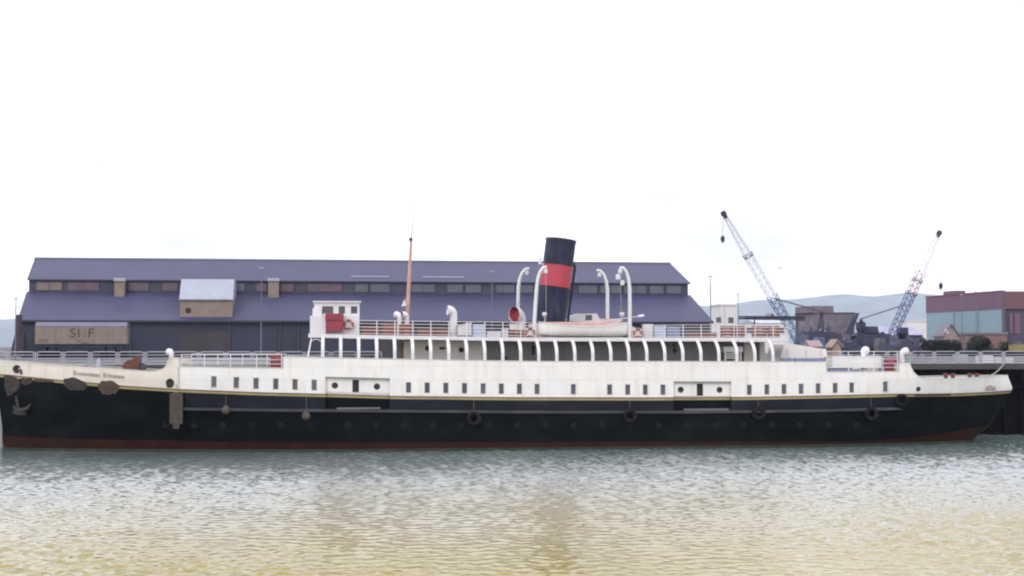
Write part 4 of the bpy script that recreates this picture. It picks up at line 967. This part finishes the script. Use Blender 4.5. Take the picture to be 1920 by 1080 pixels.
# freight trailer with lettering
TY = 84
a, b_ = at(66, 645, TY), at(237, 612, TY)
t = thing('freight_trailer', ((a.x + b_.x) / 2, TY + 1.2, QZ), 'tan freight trailer with grey roof and dark letters before the shed', 'trailer')
m = MB(); m.box(a.x, b_.x, TY, TY + 2.5, a.z, b_.z); m.build('cargo_box', TANB, t)
m = MB(); n = 8
m.prismx([(TY - .06, b_.z + .003), (TY + 2.56, b_.z + .003), (TY + 1.9, b_.z + .55), (TY + .6, b_.z + .55)], a.x - .05, b_.x + .05); m.build('roof', mat('trailer_roof', (.13, .13, .19), .5, .1), t)
m = MB()
for k in range(15): x = a.x + (b_.x - a.x) * k / 14; m.box(x - .04, x + .04, TY - .03, TY - .003, a.z + .1, b_.z - .05)
o = m.build('side_rib', TANB, t)
m = MB(); m.box(a.x + .3, b_.x - .3, TY + .3, TY + 2.2, a.z - .4, a.z - .003); m.build('chassis', CDARK, t)
for k in (.1, .2, .75, .86, .95):
    x = a.x + (b_.x - a.x) * k
    for y in (TY + .2, TY + 2.1): m = MB(); m.lathe([(0, -.12), (.2, -.12), (.5, -.12), (.5, .12), (0, .12)], (x, y, QZ + .5), 'Y', 14); m.build('wheel', RUBBER, t)
for k in (.1, .2, .75, .86, .95):
    x = a.x + (b_.x - a.x) * k; m = MB(); m.box(x - .1, x + .1, TY + .4, TY + 2, QZ + .4, a.z - .35); m.build('axle_mount', CDARK, t)
def lettering(txt, px, py, size, Y, m_, parent, shear=0):
    cu = bpy.data.curves.new('letter_outline', 'FONT'); cu.body = txt; cu.size = size; cu.extrude = .006; cu.align_x = 'LEFT'
    tmp = bpy.data.objects.new('letter_outline', cu); COL.objects.link(tmp); bpy.context.view_layer.update()
    me = bpy.data.meshes.new_from_object(tmp.evaluated_get(bpy.context.evaluated_depsgraph_get())); bpy.data.objects.remove(tmp)
    me.transform(Matrix.Rotation(math.pi / 2, 4, 'X')); me.materials.clear(); me.materials.append(m_)
    o = bpy.data.objects.new('letter', me); COL.objects.link(o); o.parent = parent; p = at(px, py, Y); o.location = Vector((p.x, Y - .045, p.z)) - wloc(parent); return o
INK = mat('dark_brown_ink', (.07, .045, .045), .7, .2)
INKG = mat('worn_grey_ink', (.15, .13, .14), .7, .2)
for ch, px, mm in (('S', 130.5, INK), ('I', 144, INK), ('I', 155.5, INKG), ('F', 164, INK)):
    lettering(ch, px, 633, 1.75, TY, mm, t).scale.x = 1.0
m = MB()
for x0, y0, x1, y1 in ((142, 635, 146, 638), (146, 638, 152, 641), (154, 642, 164, 643)): m.bar(at(x0, y0, TY - .03), at(x1, y1, TY - .03), .08, 4)
m.build('paint_mark', INKG, t)
m = MB()
for k in range(6): x0 = 71 + k * 3.3; m.pbox(x0, x0 + 2.6, 635 + (k % 2), 640.5, TY - .05, TY - .035)
m.pbox(103, 110, 640, 645, TY - .05, TY - .035); m.build('mud_stain', INKG, t)['kind'] = 'stuff'

# ================================================================== BACKGROUND, RIGHT
def block_house(name, label, cat, px0, px1, py0, Y, dep, m_, roof=None, ridge=None, roof_m=None, group=None, wins=(), base=None):
    if px0 > 618: dep = min(dep, .42 * (px1 - px0) / (px0 - 618) * (Y + 103))
    a, b_ = at(px0, py0, Y), at(px1, py0, Y); z = (a.z + b_.z) / 2; a.x = xat(px0, Y + dep)
    t = thing(name, ((a.x + b_.x) / 2, Y + dep / 2, QZ), label, cat, group)
    m = MB(); m.box(a.x, b_.x, Y, Y + dep, QZ, z); m.build('wall', m_, t)
    if roof == 'flat': m = MB(); m.box(a.x - .2, b_.x + .2, Y - .2, Y + dep + .2, z + .003, z + .4); m.build('roof', roof_m, t)
    if roof == 'gable':                                     # gable end faces the camera
        zr_ = at(px0, ridge, Y).z; xm = (a.x + b_.x) / 2; m = MB(); m.prism([(a.x, z), (b_.x, z), (xm, zr_ - .1)], Y, Y + dep); m.build('gable', m_, t)
        m = MB(); k = .25; m.prism([(a.x - .3, z - .25), (a.x - .3, z - .02), (xm, zr_ + .2), (b_.x + .3, z - .02), (b_.x + .3, z - .25), (xm, zr_ - .05)], Y - .3, Y + dep + .3); m.build('roof', roof_m, t)
    if roof == 'pitch':                                     # ridge runs along x
        zr_ = at(px0, ridge, Y + dep / 2).z; m = MB(); m.prismx([(Y - .3, z), (Y + dep / 2, zr_), (Y + dep + .3, z)], a.x - .2, b_.x + .2); m.build('roof', roof_m, t)
    for w0, w1, q0, q1, wm_ in wins:
        m = MB(); m.pbox(w0, w1, q0, q1, Y - .12, Y - .01); wo = m.build('window', wm_, t)
        A, B = at(w0, q1, Y - .12), at(w1, q0, Y - .12); f = MB(); tt = .1
        f.box(A.x - tt, B.x + tt, Y - .16, Y - .125, B.z, B.z + tt); f.box(A.x - tt, B.x + tt, Y - .16, Y - .125, A.z - tt, A.z); f.build('frame', wm_, wo)
    return t
block_house('white_building', 'white two storey building with a flat roof beside the shed end', 'building', 1332, 1381, 573, 200, 12, WALLP, 'flat', None, WALLP, wins=((1343, 1352, 596, 604, PANG), (1366, 1375, 596, 604, PANG), (1358, 1360, 573, 640, GREYW)))
block_house('warehouse', 'low pale warehouse behind the dark horizontal jib', 'building', 1386, 1478, 606, 230, 16, WALLP, 'pitch', 600, ZINC, wins=((1400, 1410, 615, 624, PANG), (1430, 1440, 615, 624, PANG), (1460, 1470, 615, 624, PANG)))
block_house('pavilion', 'small grey pyramid roofed building over the pale warehouse', 'building', 1431, 1456, 597, 420, 12, ROOFG, 'gable', 588, ROOFG)
b = block_house('brick_mill', 'dull brick mill with a raised centre behind the cranes', 'building', 1492, 1602, 588, 270, 20, BRICK, 'flat', None, mat('mill_parapet', (.10, .075, .085), .8, .2), wins=[(1500 + 18 * k, 1508 + 18 * k, 600, 610, ROOFG) for k in range(6)])
m = MB(); m.pbox(1522, 1563, 573.5, 586, 274, 288); m.build('roof_house', BRICK, b)
m = MB(); m.prism([(at(a, c, 269).x, at(a, c, 269).z) for a, c in ((1601, 587), (1604, 587), (1590, 626), (1584, 626))], 266, 268.5); m.build('raking_strut', CDARK, b)
block_house('long_shed', 'long low lilac roofed shed between the two cranes', 'shed', 1612, 1730, 628, 235, 20, TANK, 'pitch', 611, LILAC)
block_house('white_store', 'long white store behind the right crane boom', 'building', 1676, 1738, 603, 420, 18, WALLP, 'flat', None, WALLP)
block_house('timber_hut', 'small peach hut with a pale roof below the brick mill', 'hut', 1506, 1541, 650, 110, 5, PEACH, 'pitch', 638, mat('hut_roof', (.30, .22, .22), .7, .1), group='peach huts on the quay')
block_house('timber_hut', 'small peach hut with a gable facing the ship', 'hut', 1551, 1577, 650, 105, 6, PEACH, 'gable', 638, PEACH, group='peach huts on the quay')
block_house('gabled_cottage', 'stone cottage with a steep gable and one small window', 'house', 1752, 1797, 629, 140, 10, mat('cottage_stone', (.27, .20, .19), .8, .2, 1), 'gable', 608, ROOFG, wins=((1772, 1778, 618, 624, WALLP),))
block_house('brick_store', 'reddish brick store to the right of the gabled cottage', 'building', 1799, 1888, 627, 152, 12, mat('store_brick', (.19, .11, .10), .8, .2, 1), 'flat', None, ROOFG, wins=((1812, 1816, 632, 640, ROOFG), (1850, 1854, 632, 640, ROOFG)))
# big hall
HYL = 178
t = thing('dock_hall', (at(1830, 600, HYL).x, HYL + 15, QZ), 'large hall with maroon upper and pale teal lower cladding', 'building')
HYB = HYL + 36; bx_ = xat(1882, HYL); ax_ = xat(1737, HYB); xe = xat(2060, HYL)
zt_h = at(1882, 546, HYL).z; zm_h = at(1882, 579, HYL).z
def sideslab(y0, y1, z0, z1, th, nm, m_, off=0.):
    # slab along the side wall, from the far corner (ax_, HYB) to the near corner (bx_, HYL)
    f = lambda y: ax_ + (bx_ - ax_) * (HYB - y) / (HYB - HYL) - off
    m = MB(); V = [(f(y0), y0, z0), (f(y1), y1, z0), (f(y1) + th, y1, z0), (f(y0) + th, y0, z0)]
    m.add(V + [(x, y, z1) for x, y, z in V], [(0, 1, 2, 3), (7, 6, 5, 4), (0, 4, 5, 1), (1, 5, 6, 2), (2, 6, 7, 3), (3, 7, 4, 0)]); return m.build(nm, m_, t)
sideslab(HYL + .5, HYB, zm_h, zt_h, .5, 'upper_wall', MAROB); sideslab(HYL + .5, HYB, QZ + 2.2, zm_h - .003, .4, 'lower_wall', TEAL, -.1); sideslab(HYL + .5, HYB, QZ, QZ + 2.19, .5, 'plinth', BRICK)
sideslab(HYL + .3, HYB + .3, zt_h + .003, zt_h + .2, .8, 'eaves_trim', MAROON, .15)
for y in (HYL + 11, HYL + 22): sideslab(y, y + .5, QZ + 2.2, zm_h - .01, .2, 'wall_rib', TEAL, .12)
m = MB(); m.box(bx_ + .55, xe, HYL + .2, HYL + .6, zm_h, zt_h); m.build('end_wall', mat('red_brown_cladding', (.135, .06, .075), .6, .15, .1, wave=('X', .8, .3)), t)
m = MB(); m.box(bx_ + .55, xe, HYL + .7, HYL + 1, QZ, zm_h - .003); m.build('lower_end_wall', TANK, t)
m = MB(); m.box(bx_ - .1, bx_ + .52, HYL, HYL + .49, QZ, zt_h); m.build('corner_pier', mat('pier_mauve', (.10, .07, .095), .6, .1), t)
m = MB(); m.add([(bx_, HYL + .3, zt_h), (xe, HYL + .3, zt_h), (xe, HYB, zt_h), (ax_, HYB, zt_h)], [(0, 1, 2, 3)]); m.build('roof', ROOFG, t)
for p0_, p1_ in ((1893, 1899), (1903, 1913)): m = MB(); m.pbox(p0_, p1_, 588, 625, HYL + .5, HYL + .69); m.build('end_door', MAROB, t)
m = MB(); m.pbox(1790, 1810, 545, 561, HYL + 25, HYL + 31); m.build('roof_plant', mat('plant_mauve', (.10, .07, .10), .6, .1), t)

# ---------------- foliage
def leaves(name, label, cat, x0, x1, Y0, Y1, z0, z1, n, shape, size=.28, group=None, trunks=1):
    t = thing(name, ((x0 + x1) / 2, (Y0 + Y1) / 2, z0), label, cat, group); m = MB(); rs = random.Random(int(x0 * 10))
    cl = [(rs.uniform(-1, 1), rs.uniform(-1, 1), rs.uniform(0, 1), rs.uniform(.18, .42)) for _ in range(46)]
    for _ in range(n):
        c = rs.choice(cl); 
        while True:
            u, v, w_ = c[0] + rs.gauss(0, c[3] * .6), c[1] + rs.gauss(0, c[3] * .6), c[2] + rs.gauss(0, c[3] * .45)
            if abs(u) < 1.05 and abs(v) < 1.05 and 0 < w_ < shape(u): break
            c = rs.choice(cl)
        p = Vector((x0 + (x1 - x0) * (u + 1) / 2, Y0 + (Y1 - Y0) * (v + 1) / 2, z0 + (z1 - z0) * w_))
        d1 = Vector((rs.gauss(0, 1), rs.gauss(0, 1), rs.gauss(0, 1))).normalized() * size; d2 = d1.orthogonal().normalized() * size * .6
        m.add([p - d1, p + d2, p + d1, p - d2], [(0, 1, 2, 3)])
    o = m.build('crown', LEAF, t); o['kind'] = 'stuff'
    for k in range(trunks):
        x = x0 + (x1 - x0) * (k + .5) / trunks; ym = (Y0 + Y1) / 2; b = MB(); b.tube([(x, ym, z0), (x + .1, ym, z0 + (z1 - z0) * .35), (x - .05, ym, z0 + (z1 - z0) * .7)], .1, 7, [.16, .1, .04])
        for s_ in (-1, 1): b.tube([(x, ym, z0 + (z1 - z0) * .25), (x + s_ * .7, ym + s_ * .3, z0 + (z1 - z0) * .6)], .05, 6, [.07, .03])
        b.build('trunk', BARK, t)
    return t
leaves('hedge', 'dark clipped hedge in front of the gabled cottage', 'hedge', xat(1734, 118), xat(1801, 118), 117.5, 119.3, QZ, at(1760, 637, 118).z, 5200, lambda u: 1, .2, trunks=5)
leaves('bush', 'dark rounded bush right of the hedge', 'bush', xat(1811, 112), xat(1866, 112), 110.8, 114, QZ, at(1840, 629, 112).z, 4200, lambda u: 1 - .75 * abs(u) ** 1.6, .2)
leaves('bush', 'low olive scrub beside the yellow digger', 'bush', xat(1872, 120), xat(1903, 120), 119, 121.5, QZ, at(1880, 640, 120).z, 2200, lambda u: 1 - .6 * u * u, .2)
# yellow machine at the right edge
t = thing('yellow_digger', at(1915, 655, 116), 'yellow digger parked at the right edge behind the railing', 'digger')
x0, x1 = xat(1901, 116), xat(1930, 116)
m = MB(); m.box(x0, x1, 116, 117.8, at(1910, 658, 116).z, at(1910, 646, 116).z); m.build('body', YELV, t)
m = MB(); m.box(x0 + .6, x0 + 1.5, 116.1, 117.6, at(1910, 646, 116).z + .003, at(1910, 640, 116).z); m.build('cab', GLASS, t)
m = MB(); m.box(x0 + .1, x1 - .1, 115.9, 118, QZ + .02, at(1910, 658, 116).z - .003); m.build('tracks', RUBBER, t)
m = MB(); m.tube([(x1, 117, 7.8), (x1 + 1.4, 117, 9.4), (x1 + 2.4, 117, 7.4)], .18, 6); m.build('arm', YELV, t)

# ---------------- cranes
def lattice(m, p, q, w0, w1, nb, r=.07):
    """four chord lattice mast between p and q"""
    p, q = Vector(p), Vector(q); d = (q - p).normalized(); s1 = Vector((0, 1, 0)); s2 = d.cross(s1).normalized(); R_ = []
    for i in range(nb + 1):
        u = i / nb; c = p.lerp(q, u); w_ = (w0 + (w1 - w0) * u) / 2; R_.append([c + s2 * (w_ * a) + s1 * (w_ * b_) for a, b_ in ((-1, -1), (1, -1), (1, 1), (-1, 1))])
    for k in range(4):
        m.bar(R_[0][k], R_[-1][k], r, 4)
        for i in range(nb):
            m.bar(R_[i][k], R_[i][(k + 1) % 4], r * .6, 4); m.bar(R_[i][k], R_[i + 1][(k + 1) % 4], r * .6, 4)
    return m
def crane(label, foot, tip, Y, secs, hook, rope_to, body, cabside):
    f0 = at(*foot, Y); t = thing('crawler_crane', (f0.x, Y, QZ), label, 'crane', 'crawler cranes behind the stern')
    P = at(*tip, Y); T = lambda u: f0.lerp(P, u)
    for u0, u1, w0, w1, m_ in secs:
        m = MB(); lattice(m, T(u0), T(u1), w0, w1, max(1, int((u1 - u0) * 24)), .085 if m_ is not CWHITE else .07); m.build('boom_section', m_, t)
    m = MB(); m.tube([T(.965), T(1.02)], .5, 8, [.42, .5]); m.lathe([(0, -.3), (.55, -.3), (.55, .3), (0, .3)], (P.x, Y, P.z), 'Y', 12); m.build('boom_head', CDARK, t)
    h = at(*hook, Y); m = MB(); m.lathe([(0, -.8), (.15, -.6), (.42, -.1), (.42, .4), (.15, .8), (0, .8)], h, n=10); hk = m.build('hook_block', CDARK, t)
    m = MB(); m.bar((P.x, Y, P.z), (h.x, Y, h.z + .7), .035, 4); m.build('hoist_rope', STEELD, t)
    g_ = at(*rope_to, Y)
    for dy in (-.5, .5):
        m = MB(); m.bar(T(secs[-1][0] if False else .34) + Vector((0, dy, 0)), g_ + Vector((0, dy, 0)), .06, 4); m.build('pendant', STEELD, t)
        m = MB(); m.bar(g_ + Vector((0, dy, 0)), Vector((f0.x + (g_.x - f0.x) * .75, Y + dy, QZ + 2.8)), .12, 4); m.bar(g_ + Vector((0, dy, 0)), Vector((f0.x + (g_.x - f0.x) * 1.05, Y + dy, QZ + 2.8)), .12, 4); m.build('gantry_leg', CDARK, t)
    x0, x1 = sorted((xat(body[0], Y), xat(body[1], Y)))
    m = MB(); m.box(x0, x1, Y - 1.6, Y + 1.6, QZ + 1.3, at(body[0], body[2], Y).z); m.build('machinery_house', CDARK, t)
    m = MB(); xc = x0 - .02 if cabside < 0 else x1 + .02; m.box(min(xc, xc + cabside * 1.7), max(xc, xc + cabside * 1.7), Y - 1.5, Y - .1, QZ + 1.3, QZ + 3.9); cb_ = m.build('cab', CBLUE, t)
    m = MB(); m.box(min(xc, xc + cabside * 1.5) + .1, max(xc, xc + cabside * 1.5) - .1, Y - 1.53, Y - 1.503, QZ + 2.5, QZ + 3.6); m.build('cab_window', GLASS, cb_)
    for dy in (-1.7, 1.0):
        m = MB(); xm = (x0 + x1) / 2; pr_ = [(xm + 3.2 * c_, QZ + .55 + .53 * s_) for c_, s_ in [(1.0, 0), (.95, .8), (.85, 1), (-.85, 1), (-.95, .8), (-1, 0), (-.95, -.8), (-.85, -1), (.85, -1), (.95, -.8)]]
        m.prism(pr_, Y + dy, Y + dy + .75); m.build('crawler_track', RUBBER, t)
    m = MB(); m.box((x0 + x1) / 2 - 1.4, (x0 + x1) / 2 + 1.4, Y - .95, Y + .95, QZ + .5, QZ + 1.295); m.build('slew_base', CDARK, t)
    return t
CY = 165
crane('crawler crane with a pale boom leaning left, hook block hanging high', (1497, 640), (1357, 401), CY,
      [(.0, .36, 1.3, 1.7, CBLUE), (.36, .66, 1.5, 1.4, CWHITE), (.66, .69, 1.5, 1.5, CDARK), (.69, .97, 1.3, .6, CWHITE)], (1355, 449), (1541, 584), (1512, 1562, 622), -1)
crane('crawler crane with a red, white and blue boom leaning right', (1667, 640), (1761, 437), CY + 6,
      [(.0, .10, 1.0, 1.4, CDARK), (.10, .43, 1.4, 1.6, CBLUE), (.43, .45, 1.8, 1.8, CDARK), (.45, .55, 1.5, 1.5, CRED), (.55, .57, 1.7, 1.7, CDARK), (.57, .64, 1.5, 1.5, CRED), (.64, .97, 1.4, .7, CWHITE)], (1764, 537), (1614, 598), (1612, 1662, 626), 1)
# long dark horizontal jib
t = thing('conveyor_boom', at(1450, 640, 140), 'long dark horizontal jib resting on trestles left of the cranes', 'jib')
p0_, p1_ = at(1386, 595.5, 140), at(1509, 597, 140)
m = MB(); lattice(m, p0_, p1_, .45, .62, 16, .09); m.box(p0_.x + 1, p1_.x, 139.8, 140.2, p0_.z - .16, p0_.z + .1); m.build('jib', CDARK, t)
for px in (1415, 1495): x = xat(px, 140); m = MB(); m.bar((x - .6, 140, QZ), (x, 140, p0_.z - .2), .08); m.bar((x + .6, 140, QZ), (x, 140, p0_.z - .2), .08); m.build('trestle', STEELD, t)
# heaps and plant round the cranes
def machine(name, label, cat, px0, px1, py0, Y, m_, group=None):
    a, b_ = at(px0, 655, Y), at(px1, py0, Y); wd = b_.x - a.x; t = thing(name, ((a.x + b_.x) / 2, Y, QZ), label, cat, group); h = b_.z - QZ
    m = MB(); m.prism([(a.x, QZ + .7), (b_.x, QZ + .7), (b_.x, QZ + h * .6), (a.x + wd * .45, QZ + h * .62), (a.x + wd * .4, QZ + h), (a.x + wd * .08, QZ + h), (a.x, QZ + h * .55)], Y, Y + 2.2); m.build('body', m_, t)
    m = MB(); m.pbox(px0 + (px1 - px0) * .12, px0 + (px1 - px0) * .36, py0 + 2, py0 + (655 - py0) * .35, Y - .04, Y - .005); m.build('window', GLASS, t)
    for k in (.18, .5, .8):
        m = MB(); m.lathe([(0, -.15), (.48, -.15), (.48, .15), (0, .15)], (a.x + wd * k, Y + .1, QZ + .48), 'Y', 12); m.build('wheel', RUBBER, t)
Gm = 'dark lorries parked round the cranes'
machine('parked_lorry', 'blue sided lorry under the brick mill', 'lorry', 1532, 1566, 632, 125, CBLUE, Gm)
machine('parked_lorry', 'dark lorry between the huts and the right crane', 'lorry', 1583, 1622, 636, 120, CDARK, Gm)
machine('parked_lorry', 'grey lorry at the foot of the right boom', 'lorry', 1648, 1678, 634, 122, STEELD, Gm)
machine('parked_lorry', 'dark lorry half behind the hedge', 'lorry', 1688, 1730, 636, 122, TANK, Gm)
rs = random.Random(21)
for px0, px1, py, Yh, lab in ((1492, 1604, 621, 176, 'dark scrap heap below the brick mill'), (1580, 1690, 622, 182, 'dark scrap heap between the brick mill and the right crane'), (1662, 1748, 630, 186, 'dark scrap heap right of the leaning red and white boom')):
    a, b_ = xat(px0, Yh), xat(px1, Yh); m = MB(); nx, ny = 22, 8; V = []; zt_ = at(px0, py, Yh).z
    for j in range(ny):
        for i in range(nx):
            u, v = i / (nx - 1), j / (ny - 1); hgt = math.sin(math.pi * u) ** .35 * math.sin(math.pi * v) ** .8
            V.append((a + (b_ - a) * u, Yh + 5 * v, QZ - .1 + (zt_ - QZ) * hgt * (1 + rng.normal(0, .16))))
    m.add(V, [(j * nx + i, j * nx + i + 1, (j + 1) * nx + i + 1, (j + 1) * nx + i) for j in range(ny - 1) for i in range(nx - 1)])
    o = m.build('scrap_heap', CDARK, None, origin=((a + b_) / 2, Yh, QZ)); tag(o, lab, 'scrap heap')
    for mm, nm, cnt in ((CDARK, 'scrap_plate', 14), (STEELD, 'scrap_beam', 12), (LILAC, 'pale_scrap', 6), (mat('rusty_scrap', (.10, .055, .05), .8, .3, 1), 'rusty_scrap', 6)):
        for k in range(cnt):
            u = rs.uniform(.06, .94); x = a + (b_ - a) * u; y = Yh + rs.uniform(.3, 2.2); z = QZ + (zt_ - QZ) * rs.uniform(.15, 1.0) * math.sin(math.pi * u) ** .35
            d = Vector((rs.gauss(0, 1), rs.gauss(0, .4), rs.gauss(0, .6))).normalized(); L_ = rs.uniform(.6, 1.7); m = MB()
            if nm == 'scrap_beam': m.bar(Vector((x, y, z)) - d * L_, Vector((x, y, z)) + d * L_ * 1.2, .10, 4)
            else: m.tube([Vector((x, y, z)) - d * L_ * .6, Vector((x, y, z)) + d * L_ * .6], rs.uniform(.25, .6), 4)
            m.build(nm, mm, o)
for px, py, Yh, wd, lab in ((1614, 604, 174, 1.1, 'dark winding hut on the scrap heap beside the crane gantry'), (1634, 612, 175, 1.5, 'dark tank standing above the scrap heap'), (1692, 614, 176, 1.3, 'dark hopper right of the foot of the right boom')):
    p = at(px, py, Yh); t = thing('hopper', (p.x, Yh, QZ), lab, 'hopper', 'dark hoppers among the scrap')
    m = MB(); m.lathe([(0, p.z), (wd * .9, p.z - .02), (wd, p.z - 1.3), (wd * .5, p.z - 2.3), (wd * .45, p.z - 2.5), (0, p.z - 2.5)][::-1], (p.x, Yh, 0), n=10); m.build('bin', CDARK, t)
    m = MB()
    for dx in (-.8, .8): m = MB(); m.bar((p.x + dx * wd, Yh, QZ), (p.x + dx * wd * .8, Yh, p.z - 1.4), .1, 4); m.build('leg', STEELD, t)
# crates and bundles on the quay behind the stern
for i, (px0, px1, py, m_, lab) in enumerate(((1838, 1862, 666, WALLP, 'pinkish white crate on the quay behind the poop'), (1868, 1900, 670, GREYW, 'long grey crate on the quay at the right edge'), (1795, 1815, 664, RAILG, 'small grey crate behind the stern railing'))):
    Y = 16 + i * .7; a, b_ = at(px0, 690, Y), at(px1, py, Y); t = thing('quay_crate', ((a.x + b_.x) / 2, Y + .5, QZ), lab, 'crate', 'crates on the quay')
    m = MB(); m.box(a.x + .05, b_.x - .05, Y + .05, Y + 1, QZ + .02, b_.z - .05); m.build('core', m_, t); n = max(2, int((b_.z - QZ) / .25))
    h = (b_.z - QZ) / n; first = None
    for k in range(n):
        z = QZ + h * k; cx_ = (a.x + b_.x) / 2
        if first is None: bb = MB(); bb.box(a.x, b_.x, Y, Y + .045, z + .02, z + h - .02); first = bb.build('board', m_, t, origin=(cx_, Y, z))
        else: dupe(first, t, (cx_, Y, z))
# one gull over the cranes
p = at(1463, 503, 120); t = thing('gull', p, 'dark gull gliding in the sky between the cranes', 'bird')
m = MB(); m.tube([p + Vector((-.28, 0, 0)), p + Vector((-.1, 0, .02)), p + Vector((.12, 0, .02)), p + Vector((.3, 0, .0))], .08, 8, [.02, .08, .07, .01]); m.build('body', STEELD, t, smooth=True)
for s_ in (-1, 1):
    m = MB(); m.prism([(p.x - .05, p.z + .02), (p.x + s_ * .5, p.z + .22), (p.x + s_ * .75, p.z + .12), (p.x + s_ * .5, p.z + .17), (p.x + .05, p.z)], p.y - .08, p.y + .08); m.build('wing', STEELD, t)

# ================================================================== HAZE
HAZE = .6e-4
hz_ = MB(); hz_.box(-14900, 14900, -420, 14900, -2.2, 640); ho = hz_.build('haze', bpy.data.materials.new('haze_air')); tag(ho, kind='stuff')
hmx = ho.data.materials[0]; hmx.use_nodes = True; t_ = hmx.node_tree; t_.nodes.clear()
o_ = t_.nodes.new('ShaderNodeOutputMaterial'); pv = t_.nodes.new('ShaderNodeVolumePrincipled'); pv.inputs['Color'].default_value = (.80, .88, .99, 1); pv.inputs['Density'].default_value = HAZE; pv.inputs['Anisotropy'].default_value = .45
t_.links.new(pv.outputs['Volume'], o_.inputs['Volume'])
